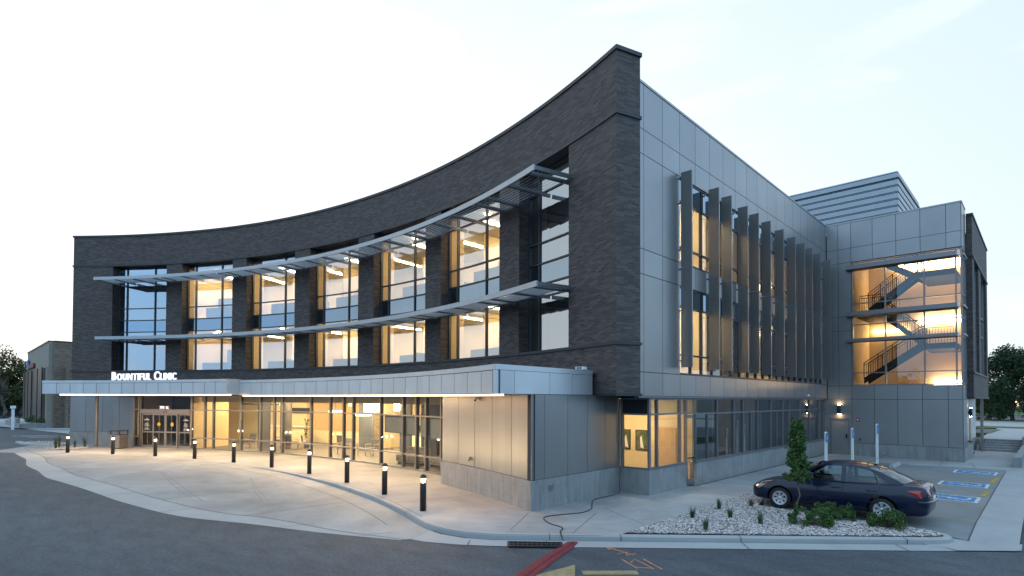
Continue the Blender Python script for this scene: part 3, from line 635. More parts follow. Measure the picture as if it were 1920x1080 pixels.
for ra_, rb_, z0, z1 in ((R - 0.045, R + 0.99, 12.342, 12.448), (R - 0.05, R + 0.99, 4.982, 5.068), (R - 0.05, R + 1.0, 3.34, 3.418)):
    mb = MB(); mb.arc(ra_, rb_, T0 + 0.07, T1 - 0.07, z0, z1, 'trim', 0.8); mb.build('stone_band', B)
# ---- windows of the curved front
RG = R + 0.55
ZL = [5.10, 7.30, 7.80, 8.62, 9.45, 11.45, 12.34]
def arcbar(mb, th, w, ra, rb, z0, z1, m):
    h = deg(w / 2 / R); mb.arc(ra, rb, th + h, th - h, z0, z1, m, 5)
for i, (a, b) in enumerate(BAYS):
    mb = MB(); fr = 'alu_dark'
    hi = a - 0.02; lo = b + 0.02 if i < 6 else b - 0.9
    for th, w in ((a - 0.04, 0.07), (a - 0.98, 0.06), (a - 4.12, 0.06), (lo + 0.03, 0.07)):
        if th > lo: arcbar(mb, th, w, RG - 0.07, RG + 0.07, 5.10, 12.34, fr)
    for z in ZL: mb.arc(RG - 0.06, RG + 0.06, hi, lo, z - (0.0 if z == 5.10 else 0.03), z + (0.03 if z < 12.3 else 0.0), fr, 1.0)
    mb.arc(R + 0.05, RG - 0.06, hi, lo, 5.071, 5.10, 'trim', 1.0)
    w = mb.build('window', B)
    for z0, z1, mt, nm in ((5.13, 7.77, 'glass_up', 'pane'), (8.65, 12.31, 'glass_up', 'pane'), (7.83, 8.59, 'spandrel', 'spandrel')):
        g = MB(); n = 6; T = [hi + (lo - hi) * k / n for k in range(n + 1)]
        if mt == 'spandrel': g.arc(RG - 0.005, RG + 0.03, hi, lo, z0, z1, mt, 1.0)
        else:
            for k in range(n): g.face((pol(RG, T[k], z0), pol(RG, T[k + 1], z0), pol(RG, T[k + 1], z1), pol(RG, T[k], z1)), mt)
        g.build(nm, w)
# ---- curved sunshades
def sunshade(z, dep, th0, th1):
    mb = MB()
    mb.arc(R - dep, R - dep + 0.06, th0, th1, z - 0.20, z, 'shade', 1.0)
    root = mb.build('sunshade', B)
    mb = MB(); nb = 9; gap = (dep - 0.18) / nb
    for k in range(nb):
        ra = R - dep + 0.10 + gap * (k + 0.25); n = 56
        for q in range(n):
            a_, b_ = th0 + (th1 - th0) * q / n, th0 + (th1 - th0) * (q + 1) / n
            P = [pol(ra, a_, z - 0.13), pol(ra, b_, z - 0.13), pol(ra + gap * 0.55, b_, z - 0.07), pol(ra + gap * 0.55, a_, z - 0.07)]
            Q = [(p[0], p[1], p[2] - 0.012) for p in P]
            mb.face(P[::-1], 'shade'); mb.face(Q, 'shade'); mb.face((Q[1], Q[0], P[0], P[1]), 'shade'); mb.face((Q[3], Q[2], P[2], P[3]), 'shade')
    mb.build('louvre_blades', root)
    arms = [th0 - 0.05, th1 + 0.05]
    for (a, b) in BAYS:
        for t_ in (a + 0.35, b - 0.35, a - 2.0, a - 4.1): arms.append(t_)
    for t_ in sorted(arms):
        if th1 <= t_ <= th0: 
            mb = MB(); arcbar(mb, t_, 0.07, R - dep + 0.06, R + (0.0 if any(p[0] >= t_ >= p[1] for p in PIERS) else 0.48), z - 0.17, z - 0.03, 'alu'); mb.build('outrigger', root)
sunshade(11.26, 1.62, 127.9, 74.5)
sunshade(7.30, 1.45, 127.9, 74.6)
# ---- metal wall panels
def panels_x(mb, X, ys, zs, skip=None, m='metal', g=0.022, th=0.03):
    for y0, y1 in zip(ys, ys[1:]):
        for z0, z1 in zip(zs, zs[1:]):
            if skip and skip(y0, y1, z0, z1): continue
            mb.box(X - th, X, y0 + g / 2, y1 - g / 2, z0 + g / 2, z1 - g / 2, m); mb.box(X - 0.16, X - th + 0.004, y0, y1, z0, z1, 'joint')
def panels_y(mb, Y, xs, zs, skip=None, m='metal', g=0.022, th=0.03):
    for x0, x1 in zip(xs, xs[1:]):
        for z0, z1 in zip(zs, zs[1:]):
            if skip and skip(x0, x1, z0, z1): continue
            mb.box(x0 + g / 2, x1 - g / 2, Y, Y + th, z0 + g / 2, z1 - g / 2, m); mb.box(x0, x1, Y + th - 0.004, Y + 0.16, z0, z1, 'joint')
def panels_arc(mb, rr, ths, zs, m='metal', g=0.022, th=0.03):
    gd = deg(g / 2 / rr)
    for a, b in zip(ths, ths[1:]):
        for z0, z1 in zip(zs, zs[1:]):
            mb.arc(rr, rr + th, a - gd, b + gd, z0 + g / 2, z1 - g / 2, m, 0.8); mb.arc(rr + th - 0.004, rr + 0.14, a, b, z0, z1, 'joint', 0.8, caps=False)
XW = -9.55
YS = [15.97] + [16.25 + 1.2525 * k for k in range(0, 17)]; YS = [y for y in YS if y < 37.0] + [37.39]
ZS = [3.34, 4.13, 7.35, 8.18, 11.32, 12.15, 13.66]
def skipw(y0, y1, z0, z1): return y0 > 18.5 and y1 < 36.95 and (abs(z0 - 4.13) < .01 or abs(z0 - 8.18) < .01)
mb = MB(); panels_x(mb, XW, YS, ZS, skipw); mb.box(XW - 0.18, XW + 0.02, 15.97, 37.39, 13.662, 13.74, 'metal')
mb.box(XW - 0.30, XW - 0.165, 15.97, 37.39, 3.34, 4.12, 'joint'); mb.box(-9.72, -9.565, 15.97, 37.39, 3.285, 3.338, 'alu')
mb.build('metal_wall', B)
Y0, Y1 = YS[3], YS[-2]
for z0, z1, trs in ((4.14, 7.34, (4.86, 6.62)), (8.19, 11.31, (8.78, 10.46))):
    mb = MB(); n = int(round((Y1 - Y0) / 0.92))
    for k in range(n + 1):
        y = Y0 + (Y1 - Y0) * k / n; mb.box(XW - 0.14, XW - 0.02, y - 0.03, y + 0.03, z0, z1, 'alu_dark')
    for z in (z0 + 0.03,) + trs + (z1 - 0.03,): mb.box(XW - 0.13, XW - 0.03, Y0, Y1, z - 0.03, z + 0.03, 'alu_dark')
    mb.box(XW - 0.12, XW - 0.055, Y0, Y1, trs[1] + 0.03, z1 - 0.06, 'spandrel')
    w = mb.build('ribbon_window', B)
    g = MB(); g.face(((XW - 0.07, Y0, z0), (XW - 0.07, Y1, z0), (XW - 0.07, Y1, z1), (XW - 0.07, Y0, z1)), 'glass_side'); g.build('pane', w)
FY = [18.73, 21.01, 22.20, 23.87, 25.12, 26.59, 28.34, 30.07, 31.57, 32.87, 34.40, 36.37]
fin0 = None
for i, y in enumerate(FY):
    if fin0 is None:
        mb = MB(); x0, x1 = -9.48, -9.06
        for z0, z1 in ((4.38, 7.98), (8.0, 11.42)):
            mb.box(x0, x0 + 0.03, -0.03, 0.03, z0, z1, 'alu'); mb.box(x1 - 0.03, x1, -0.03, 0.03, z0, z1, 'alu')
            for z in (z0, z1 - 0.03): mb.box(x0 + 0.03, x1 - 0.03, -0.03, 0.03, z, z + 0.03, 'alu')
            for s_, yy in ((1, -0.028), (-1, 0.028)):
                q = [(x0 + 0.03, yy, z0 + 0.03), (x1 - 0.03, yy, z0 + 0.03), (x1 - 0.03, yy, z1 - 0.03), (x0 + 0.03, yy, z1 - 0.03)]
                mb.face(q if s_ > 0 else q[::-1], 'fin')
        for z in (4.6, 6.4, 7.9, 8.6, 10.3, 11.2): mb.box(XW - 0.02, x0, -0.02, 0.02, z, z + 0.05, 'alu_dark')
        fin0 = mb.build('sunshade_fin', B); fin0.location = (0, y, 0)
    else:
        c = fin0.copy(); COL.objects.link(c); c.parent = B; c.location = (0, y, 0)
# ---- canopies over the entrance
ZC0, ZC1 = 3.37, 4.18
def strip_light(rr, a, b, z, w, par):
    m_ = (a + b) / 2; al = bpy.data.lights.new('strip_lamp', 'AREA'); al.shape = 'RECTANGLE'; al.size = rr * rad(abs(a - b)) * .95; al.size_y = 0.07; al.energy = w; al.color = (1.0, 0.66, 0.34) if w > 20 else (1.0, 0.54, 0.26)
    o = bpy.data.objects.new('strip_lamp', al); COL.objects.link(o); o.parent = par; o.location = pol(rr, m_, z); o.rotation_euler = (0, 0, rad(m_ + 90))
def canopy(rr, th0, th1, step, z0, z1, gap=0.02):
    n = max(1, round((th0 - th1) / step)); T = [th0 + (th1 - th0) * k / n for k in range(n + 1)]
    mb = MB(); panels_arc(mb, rr, T, [z0, z1 - 0.15], 'metal_l', gap, 0.03); mb.arc(rr - 0.012, rr + 0.14, th0, th1, z1 - 0.148, z1, 'metal_l', 0.8)
    return mb, T
mb, TT = canopy(R - 4.5, 104.38, 69.98, 1.575, ZC0, ZC1, 0.032)
mb.arc(R - 4.34, R - 0.01, 104.38, 72.5, 4.05, 4.10, 'joint', 1.0)
# straight right end of the canopy, in line with the corner wall
EX = lambda y: -10.72 - (y - 10.55) * 0.035
ysE = [10.61, 11.35, 12.95, 14.1, 15.25]
for y0, y1 in zip(ysE, ysE[1:]):
    mb.obox((EX(y0 + .008), y0 + .008), (EX(y1 - .008), y1 - .008), 0.03, ZC0 + .008, ZC1 - 0.158, 'metal_l', off=0.015); mb.obox((EX(y0), y0), (EX(y1), y1), 0.12, ZC0, ZC1 - 0.15, 'joint', off=0.085)
mb.obox((EX(10.59) + 0.01, 10.59), (EX(15.25) + 0.01, 15.25), 0.14, ZC1 - 0.149, ZC1 + 0.001, 'metal_l', off=0.07)
mb.box(-10.80, -10.716, 10.562, 10.665, ZC0 + .008, ZC1 - .158, 'metal_l')
can = mb.build('canopy', B)
mb = MB(); mb.arc(R - 4.36, R - 1.6, 104.38, 80.4, ZC0, ZC0 + 0.03, 'soffit', 1.0); mb.arc(R - 4.36, R - 3.0, 80.4, 70.3, ZC0, ZC0 + 0.03, 'soffit', 1.0); mb.build('soffit', can)
for a, b in zip(TT, TT[1:]):
    mb = MB(); mb.arc(R - 4.30, R - 4.22, a - 0.10, b + 0.10, ZC0 - 0.05, ZC0 - 0.004, 'strip' if b > 80.5 else 'strip_dim', 0.8); mb.build('light_strip', can); strip_light(R - 4.26, a, b, ZC0 - 0.056, 30 if b > 80.5 else 10, can)
mb, TT = canopy(R - 5.2, 127.75, 104.4, 1.575, ZC0 + 0.04, ZC1 + 0.05, 0.036)
mb.arc(R - 5.06, R - 0.01, 127.6, 104.45, 4.10, 4.15, 'joint', 1.0)
for th, s_ in ((104.4, 1), (127.75, -1)):
    dth = deg(0.03 / R) * s_
    mb.arc(R - 5.2, R - (4.4 if s_ > 0 else 0.02), th, th - dth, ZC0 + 0.04, ZC1 + 0.05, 'metal_l', 2)
can2 = mb.build('canopy', B)
mb = MB(); mb.arc(R - 5.06, R - 0.02, 127.6, 104.45, ZC0 + 0.04, ZC0 + 0.07, 'soffit', 1.0); mb.build('soffit', can2)
for a, b in zip(TT, TT[1:]):
    if a > 127: continue
    mb = MB(); mb.arc(R - 5.0, R - 4.92, a - 0.06, b + 0.06, ZC0 - 0.012, ZC0 + 0.036, 'strip', 0.8); mb.build('light_strip', can2); strip_light(R - 4.96, a, b, ZC0 - 0.018, 30, can2)
mb = MB(); mb.lathe([(0.11, 0), (0.11, ZC0 + 0.04)], 'alu_lobby', pol(R - 1.9, 126.9), 20); mb.build('column', B)
# ---- ground floor, left of the entrance
mb = MB(); panels_arc(mb, R - 0.02, [132.2, 130.58, 128.76, 126.95, 125.2, 123.6, 122.4], [0.84, 3.34]); mb.build('metal_wall', B)
mb = MB(); mb.arc(R - 0.05, R + 0.3, 132.25, 122.4, -0.05, 0.838, 'conc_wall', 1.0); mb.obox(pol(R - 0.0, 122.5), pol(R - 2.0, 122.5), 0.1, 0, 3.37, 'metal'); mb.build('concrete_base', B)
# ---- curved lobby front
RS = R - 2.0
MUL = [122.52, 121.68, 115.58, 113.93, 112.86, 109.30, 106.80, 104.98, 103.93, 100.12, 97.58, 95.82, 94.55, 90.95, 88.10, 86.44, 85.26, 83.4, 80.6]
mb = MB()
for t_ in MUL: arcbar(mb, t_, 0.065, RS - 0.03, RS + 0.03, 0.0, 3.36, 'alu_lobby'); arcbar(mb, t_, 0.06, RS + 0.03, RS + 0.17, 0.0, 3.36, 'alu_dark')
for a, b in zip(MUL, MUL[1:]):
    door = abs(a - 121.68) < 0.01
    mb.arc(RS - 0.022, RS + 0.10, a - 0.05, b + 0.05, 2.42, 2.48, 'alu_lobby', 1.0)
    mb.arc(RS - 0.022, RS + 0.10, a - 0.05, b + 0.05, 3.30, 3.36, 'alu_lobby', 1.0)
    if not door:
        mb.arc(RS - 0.022, RS + 0.10, a - 0.05, b + 0.05, 0.67, 0.73, 'alu_lobby', 1.0); mb.arc(RS - 0.022, RS + 0.10, a - 0.05, b + 0.05, 0.02, 0.09, 'alu_lobby', 1.0)
sf = mb.build('storefront', B)
g = MB()
T = [122.5, 121.68] + [115.58 - (115.58 - 80.4) * k / 34 for k in range(35)]
for a, b in zip(T, T[1:]):
    z0 = 2.45 if abs(a - 121.68) < .01 else 0.06
    nn = 6 if z0 > 1 else 1
    for k in range(nn):
        p, q = a + (b - a) * k / nn, a + (b - a) * (k + 1) / nn
        g.face((pol(RS + 0.03, p, z0), pol(RS + 0.03, q, z0), pol(RS + 0.03, q, 3.3), pol(RS + 0.03, p, 3.3)), 'glass_lobby')
g.build('pane', sf)
mb = MB(); mb.arc(RS - 0.06, RS + 0.2, 122.5, 80.4, -0.05, 0.018, 'gutter', 1.0); mb.build('threshold', sf)
# sliding entrance
mb = MB(); mb.arc(RS - 0.08, RS + 0.14, 121.6, 115.65, 2.20, 2.418, 'alu_lobby', 1.0); mb.arc(RS - 0.085, RS - 0.08, 118.9, 118.4, 2.28, 2.33, 'black', 1.0)
ent = mb.build('entrance_door', B)
dl = [121.62, 120.2, 118.68, 117.2, 115.66]
for a, b in zip(dl, dl[1:]):
    mb = MB(); off = -0.03 if (a in dl[1:3]) else 0.04; ra, rb = RS + off, RS + off + 0.05
    for t_ in (a - 0.07, b + 0.07): arcbar(mb, t_, 0.09, ra, rb, 0.02, 2.19, 'alu_lobby')
    mid = (a + b) / 2; arcbar(mb, mid, 0.03, ra, rb, 0.2, 2.1, 'alu_lobby')
    for z0, z1 in ((0.02, 0.18), (0.98, 1.06), (2.10, 2.19)): mb.arc(ra, rb, a - 0.05, b + 0.05, z0, z1, 'alu_lobby', 2)
    lf = mb.build('door_leaf', ent)
    g = MB(); g.face((pol(ra + .025, a, .18), pol(ra + .025, b, .18), pol(ra + .025, b, 2.1), pol(ra + .025, a, 2.1)), 'glass_lobby'); g.build('pane', lf)
for t_, wide in ((121.0, 0), (119.45, 1), (117.85, 1), (116.3, 0)):
    g = MB(); dth = 0.16
    if wide: 
        pts = [(RS - 0.036, t_ + 0.2 * cos(k * pi / 6), 1.52 + 0.14 * sin(k * pi / 6)) for k in range(12)]
        g.face([pol(*p) for p in reversed(pts)], 'yellow')
    else:
        for z, hw, hh in ((1.86, .06, .03), (1.79, .20, .03), (1.58, .12, .015), (1.52, .16, .015), (1.46, .14, .015), (1.40, .2, .015), (1.30, .1, .015), (1.24, .18, .015), (1.17, .2, .015)):
            hwd = deg(hw / RS); g.face((pol(RS + .034, t_ + hwd, z - hh), pol(RS + .034, t_ - hwd, z - hh), pol(RS + .034, t_ - hwd, z + hh), pol(RS + .034, t_ + hwd, z + hh)), 'decal')
    g.build('door_decal', ent)
# ---- corner block beside the lobby
RA = R - 3.1
mb = MB(); panels_arc(mb, RA, [80.41, 78.53, 76.66, 74.77, 72.75, 70.9], [0.87, 3.366])
AX = lambda y: -10.79 - (y - 12.12) * 0.02
ya = [12.1, 12.72, 13.85, 14.92, 15.96, 16.84]
for y0, y1 in zip(ya, ya[1:]):
    mb.obox((AX(y0 + .008), y0 + .008), (AX(y1 - .008), y1 - .008), 0.03, 0.878, 3.36, 'metal', off=0.015); mb.obox((AX(y0), y0), (AX(y1), y1), 0.12, 0.87, 3.366, 'joint', off=0.085)
mb.obox(pol(RA + 0.1, 80.38), pol(RS, 80.38), 0.06, 0.87, 3.36, 'metal')
mb.build('metal_wall', B)
mb = MB(); pts = [pol(RA - 0.035, 80.45 - 9.5 * k / 12)[:2] for k in range(13)]; pts[-1] = (AX(12.1) + 0.03, 12.05)
mb.prism(pts + [(AX(16.84) + 0.03, 16.84), (-11.3, 16.84), (-11.4, 13.3), pol(RS + 0.1, 80.45)[:2]], -0.15, 0.866, 'conc_wall')
mb.prism([(-10.86, 16.841), (-9.70, 16.86), (-9.70, 19.62), (-10.0, 19.62), (-10.0, 17.1), (-10.86, 17.1)], -0.05, 0.84, 'conc_wall')
mb.prism([(-9.70, 20.36), (-9.70, 37.39), (-9.98, 37.39), (-9.98, 20.36)], -0.05, 0.82, 'conc_wall')
# form tie holes and a vent plate
for t_ in [71.6 + 0.95 * k for k in range(9)]:
    for z in (0.22, 0.66):
        p = pol(RA - 0.037, t_, z); mb.box(p[0] - .012, p[0] + .012, p[1] - .004, p[1] + .004, z - .012, z + .012, 'seam')
for y in [12.5 + 0.62 * k for k in range(7)]:
    for z in (0.22, 0.66): mb.box(AX(y) + .029, AX(y) + .033, y - .012, y + .012, z - .012, z + .012, 'seam')
mb.box(AX(12.98) + .028, AX(12.98) + .045, 12.85, 13.07, 0.50, 0.66, 'alu')
mb.build('concrete_base', B)
# ---- corner bay and side shopfront glazing
XB = -9.72
mb = MB()
for x in (-10.80, -9.75): mb.box(x - 0.035, x + 0.035, 16.87, 16.99, 0.86, 3.28, 'alu')
for z in (0.87, 2.72, 3.25): mb.box(-10.83, -9.72, 16.88, 16.98, z - 0.028, z + 0.032, 'alu')
mb.box(-10.765, -9.785, 16.90, 16.95, 2.752, 3.222, 'louvre_dark')
for y in (17.44, 19.10, 19.58): mb.box(XB - 0.10, XB + 0.02, y - 0.03, y + 0.03, 0.86 if y < 19.2 else 0.0, 3.28, 'alu')
mb.box(XB - 0.12, XB + 0.03, 16.86, 19.6, 0.842, 0.87, 'alu')
for z in (2.72, 3.25): mb.box(XB - 0.09, XB + 0.01, 16.99, 20.4, z - 0.028, z + 0.032, 'alu')
mb.box(XB - 0.09, XB + 0.01, 16.99, 19.6, 0.872, 0.92, 'alu')
MY = [20.33, 22.28, 23.95, 24.97, 26.70, 28.41, 30.12, 31.10, 32.84, 34.59, 36.39, 37.30]
for y in MY: mb.box(XB - 0.11, XB + 0.015, y - 0.03, y + 0.03, 0.82, 3.28, 'alu')
mb.box(XB - 0.14, XB + 0.04, 20.36, 37.36, 0.822, 0.85, 'alu')
for z in (0.88, 2.68, 3.25): mb.box(XB - 0.10, XB + 0.005, 20.36, 37.33, z - 0.026, z + 0.03, 'alu')
for y in (21.4, 25.9, 29.3): mb.box(XB - 0.10, XB, y - 0.018, y + 0.018, 0.88, 2.68, 'alu')
sf2 = mb.build('storefront', B)
g = MB(); g.face(((-10.77, 16.93, .9), (-9.78, 16.93, .9), (-9.78, 16.93, 2.7), (-10.77, 16.93, 2.7)), 'glass_lobby'); g.build('pane', sf2)
g = MB(); g.face(((XB - .05, 16.95, .9), (XB - .05, 19.58, .9), (XB - .05, 19.58, 2.7), (XB - .05, 16.95, 2.7)), 'glass_lobby')
g.face(((XB - .05, 16.95, 2.75), (XB - .05, 20.3, 2.75), (XB - .05, 20.3, 3.22), (XB - .05, 16.95, 3.22)), 'glass_side'); g.build('pane', sf2)
g = MB(); g.face(((XB - .05, 20.36, .9), (XB - .05, 37.3, .9), (XB - .05, 37.3, 3.22), (XB - .05, 20.36, 3.22)), 'glass_side'); g.build('pane', sf2)
mb = MB(); ya_, yb_ = 19.62, 20.30
for y in (ya_ + .045, yb_ - .045): mb.box(XB - 0.08, XB - 0.03, y - 0.045, y + 0.045, 0.02, 2.66, 'alu')
for z0, z1 in ((0.02, 0.24), (2.54, 2.66)): mb.box(XB - 0.08, XB - 0.03, ya_ + .09, yb_ - .09, z0, z1, 'alu')
dr_ = mb.build('side_door', B)
g = MB(); g.face(((XB - .055, ya_, .2), (XB - .055, yb_, .2), (XB - .055, yb_, 2.6), (XB - .055, ya_, 2.6)), 'glass_lobby'); g.build('pane', dr_)
mb = MB(); mb.box(XB - .03, XB + .03, 19.72, 20.2, 1.02, 1.06, 'black'); mb.tube([(XB - .03, 19.72, .9), (XB + .05, 19.72, .9), (XB + .05, 19.72, 1.2), (XB - .03, 19.72, 1.2)], .014, 'alu', 6); mb.build('handle', dr_)

# ---- stair tower
YT = 37.40
XS = [-9.53, -8.25, -7.13, -6.02, -4.90, -3.79, -3.18]
mb = MB()
def skipt(x0, x1, z0, z1): return (x0 > -8.3 and 4.0 < z0 < 11.2) or (x0 < -9.4 and z0 < 0.8)
panels_y(mb, YT, [-8.25] + XS[2:], [0.73, 3.27, 4.06])
panels_y(mb, YT, [-9.53, -8.92, -8.25], [3.27, 4.06, 7.30, 8.15, 11.32, 12.16, 13.66])
panels_y(mb, YT, [-8.25, -7.17, -6.04, -4.93, -3.81, -3.18], [11.32, 12.16, 13.66])
mb.box(-9.53, -9.40, YT, YT + 0.1, 0.0, 3.262, 'metal'); mb.box(-8.40, -8.258, YT, YT + 0.1, 0.73, 3.262, 'metal'); mb.box(-9.40, -8.40, YT, YT + 0.1, 2.16, 3.262, 'metal')
panels_x(mb, -3.15, [37.43, 38.3, 39.25], [0.73, 3.27, 4.06]); panels_x(mb, -3.15, [37.43, 38.3, 39.25], [11.32, 12.16, 13.66])
mb.box(-9.53, -3.13, YT - 0.02, YT + 0.2, 13.662, 13.74, 'metal'); mb.box(-3.35, -3.13, YT + 0.2, 39.25, 13.662, 13.74, 'metal')
mb.box(-9.95, -9.53, 37.40, 37.5, 0, 3.28, 'metal')
mb.build('metal_wall', B)
mb = MB(); mb.prism([(-8.40, YT - 0.03), (-3.12, YT - 0.03), (-3.12, 41.9), (-3.4, 41.9), (-3.4, YT + 0.25), (-8.40, YT + 0.25)], -0.1, 0.722, 'conc_wall'); mb.build('concrete_base', B)
mb = MB(); F_ = 'alu'
for x in (-8.20, -6.57, -4.78, -3.42, -3.19): mb.box(x - 0.035, x + 0.035, YT - 0.005, YT + 0.12, 4.10, 11.28, F_)
for z in (4.10, 4.80, 6.60, 7.60, 8.20, 8.84, 10.80, 11.24): mb.box(-8.2, -3.16, YT, YT + 0.11, z - 0.03, z + 0.03, F_)
for y in (38.0, 38.6, 39.2): mb.box(-3.24, -3.14, y - 0.03, y + 0.03, 4.06, 11.32, F_)
for z in (4.10, 4.80, 6.60, 7.60, 8.20, 8.84, 10.80, 11.24): mb.box(-3.235, -3.145, YT + 0.12, 39.2, z - 0.03, z + 0.03, F_)
stw = mb.build('stair_window', B)
g = MB(); g.face(((-8.2, YT + .06, 4.1), (-3.2, YT + .06, 4.1), (-3.2, YT + .06, 11.26), (-8.2, YT + .06, 11.26)), 'glass_stair'); g.build('pane', stw)
g = MB(); g.face(((-3.19, YT + .06, 4.1), (-3.19, 39.2, 4.1), (-3.19, 39.2, 11.26), (-3.19, YT + .06, 11.26)), 'glass_stair'); g.build('pane', stw)
for z, h in ((10.84, 0.24), (8.12, 0.24), (6.62, 0.17)):
    mb = MB(); mb.hexa([(-8.45, YT - 0.42, z - 0.02), (-3.32, YT - 0.42, z - 0.02), (-3.32, YT - 0.01, z - h * .4), (-8.45, YT - 0.01, z - h * .4)], [(-8.45, YT - 0.42, z + h - 0.02), (-3.32, YT - 0.42, z + h - 0.02), (-3.32, YT - 0.01, z + h * .6), (-8.45, YT - 0.01, z + h * .6)], 'alu')
    mb.box(-3.32, -3.26, YT - 0.44, YT + 0.0, z, z + h - 0.02, 'white'); mb.box(-3.13, -3.06, YT + 0.02, 39.0, z + 0.05, z + 0.12, 'shade'); mb.build('sunshade', B)
# staircase behind the glass
mb = MB(); rl = MB()
def flight(x0, z0, x1, z1, ya, yb):
    n = 12
    for k in range(n):
        a, b = k / n, (k + 1) / n; xa, xb = x0 + (x1 - x0) * a, x0 + (x1 - x0) * b; zt = z0 + (z1 - z0) * b
        mb.box(xa, xb, ya + .05, yb - .05, zt - 0.05, zt, 'rail'); mb.box(xa - .01, xa + .01, ya + .05, yb - .05, zt - (z1 - z0) / n, zt - .05, 'rail')
    for y in (ya, yb):
        b_ = [(x0, y - .03, z0 - .22), (x1, y - .03, z1 - .22), (x1, y + .03, z1 - .22), (x0, y + .03, z0 - .22)]; t_ = [(p[0], p[1], p[2] + .34) for p in b_]
        if x1 < x0: b_ = b_[::-1]; t_ = t_[::-1]
        mb.hexa(b_, t_, 'rail')
        for h in (1.0, 0.86): rl.tube([(x0, y, z0 + h), (x1, y, z1 + h)], 0.025 if h == 1.0 else 0.016, 'rail', 6)
        for k in range(25):
            f = k / 24; x = x0 + (x1 - x0) * f; z = z0 + (z1 - z0) * f; w_ = 0.02 if k % 6 == 0 else 0.008
            rl.box(x - w_, x + w_, y - w_, y + w_, z + .1, z + (1.0 if k % 6 == 0 else 0.86), 'rail')
def landing(x0, x1, y0, y1, z):
    mb.box(x0, x1, y0, y1, z - 0.32, z, 'rail')
def railing(x0, x1, y, z):
    for h in (1.0, 0.86): rl.tube([(x0, y, z + h), (x1, y, z + h)], 0.02, 'rail', 6)
    n = max(2, int(abs(x1 - x0) / .12))
    for k in range(n + 1): x = x0 + (x1 - x0) * k / n; rl.box(x - .008, x + .008, y - .008, y + .008, z, z + 0.86, 'rail')
flight(-7.75, 4.40, -4.95, 6.35, 38.0, 39.1); landing(-4.95, -3.5, 38.0, 41.4, 6.35); flight(-5.0, 6.35, -7.2, 8.45, 40.0, 41.1)
landing(-8.2, -6.0, 38.6, 41.4, 8.45); flight(-7.5, 8.45, -5.1, 10.35, 38.0, 39.1); landing(-5.1, -3.5, 38.0, 41.4, 10.35); railing(-4.95, -3.6, 38.05, 10.35); railing(-4.9, -3.6, 38.05, 6.35)
flight(-5.2, 10.35, -8.0, 12.2, 40.0, 41.1); railing(-8.1, -6.1, 38.7, 8.45)
stc = mb.build('staircase', B); rl.build('handrail', stc)
mb = MB(); mb.box(-8.28, -3.2, 42.0, 42.1, 3.9, 11.9, 'wall_in'); mb.box(-8.33, -8.26, YT + 0.17, 42.0, 3.9, 11.9, 'wall_in'); mb.box(-3.24, -3.17, 39.26, 42.0, 3.9, 11.9, 'wall_in')
mb.box(-8.26, -3.22, YT + 0.17, 42.0, 3.95, 4.02, 'tile'); mb.box(-8.26, -3.24, YT + 0.17, 42.0, 11.62, 11.7, 'ceil'); mb.build('stair_hall_wall', B)
for z, x0, x1 in ((11.42, -6.6, -3.5), (8.05, -5.6, -3.4), (4.25, -4.9, -3.4)):
    mb = MB(); mb.box(x0, x1, 41.75, 41.98, z - 0.18, z + 0.16, 'stairlamp'); mb.build('wall_light', B)
mb = MB(); mb.box(-8.0, -6.2, 41.8, 41.96, 7.55, 7.67, 'stairlamp'); mb.build('wall_light', B)
# service door in the tower wall
mb = MB(); mb.box(-9.33, -8.45, YT + 0.02, YT + 0.08, 0.01, 2.08, 'metal')
for x0, x1, z0, z1 in ((-9.39, -9.335, 0, 2.15), (-8.445, -8.40, 0, 2.15), (-9.335, -8.445, 2.085, 2.15)): mb.box(x0, x1, YT - 0.02, YT + 0.1, z0, z1, 'alu')
sd = mb.build('service_door', B); mb = MB(); mb.box(-8.58, -8.50, YT - 0.05, YT + 0.02, 0.98, 1.22, 'black'); mb.tube([(-8.53, YT - 0.05, 1.0), (-8.66, YT - 0.06, 1.0)], 0.015, 'alu', 6); mb.build('handle', sd)
# ---- dark brick block at the back corner
mb = MB(); X2 = -2.87; Yb0, Yb1 = 39.28, 49.6
mb.box(-3.14, X2, Yb0, Yb1, 11.16, 13.35, 'brick'); mb.box(-3.14, X2, Yb0, Yb1, 3.42, 4.70, 'brick')
for y0, y1 in ((Yb0, 40.3), (43.0, 44.4), (48.6, Yb1)): mb.box(-3.14 if y0 == Yb0 else -3.4, X2, y0, y1, 4.80, 11.07, 'brick')
mb.build('brick_wall', B)
for nm, z0, z1 in (('coping', 13.352, 13.46), ('stone_band', 11.072, 11.158), ('stone_band', 4.702, 4.798), ('stone_band', 3.34, 3.418)):
    mb = MB(); mb.box(-3.13, X2 + 0.05, Yb0 - 0.05, Yb1 + 0.05, z0, z1, 'trim'); mb.build(nm, B)
for y0, y1 in ((40.3, 43.0), (44.4, 48.6)):
    mb = MB()
    for y in (y0 + .04, (y0 + y1) / 2, y1 - .04): mb.box(-3.12, -3.0, y - .035, y + .035, 4.8, 11.07, 'alu')
    for z in (4.84, 7.3, 8.5, 11.03): mb.box(-3.11, -3.01, y0, y1, z - .03, z + .03, 'alu')
    w = mb.build('window', B); g = MB(); g.face(((-3.05, y0, 4.8), (-3.05, y1, 4.8), (-3.05, y1, 11.07), (-3.05, y0, 11.07)), 'spandrel'); g.build('pane', w)
mb = MB(); mb.box(-3.10, -2.95, 46.4, 46.6, 0, 3.34, 'alu'); mb.build('column', B)
mb = MB(); panels_x(mb, -3.55, [39.25, 41, 42.8, 44.6, 46.4, 48.2, 49.6], [0.73, 3.33], m='metal_l'); mb.box(-3.75, -3.52, 41.9, 49.6, -0.05, 0.72, 'conc_wall'); mb.build('metal_wall', B)
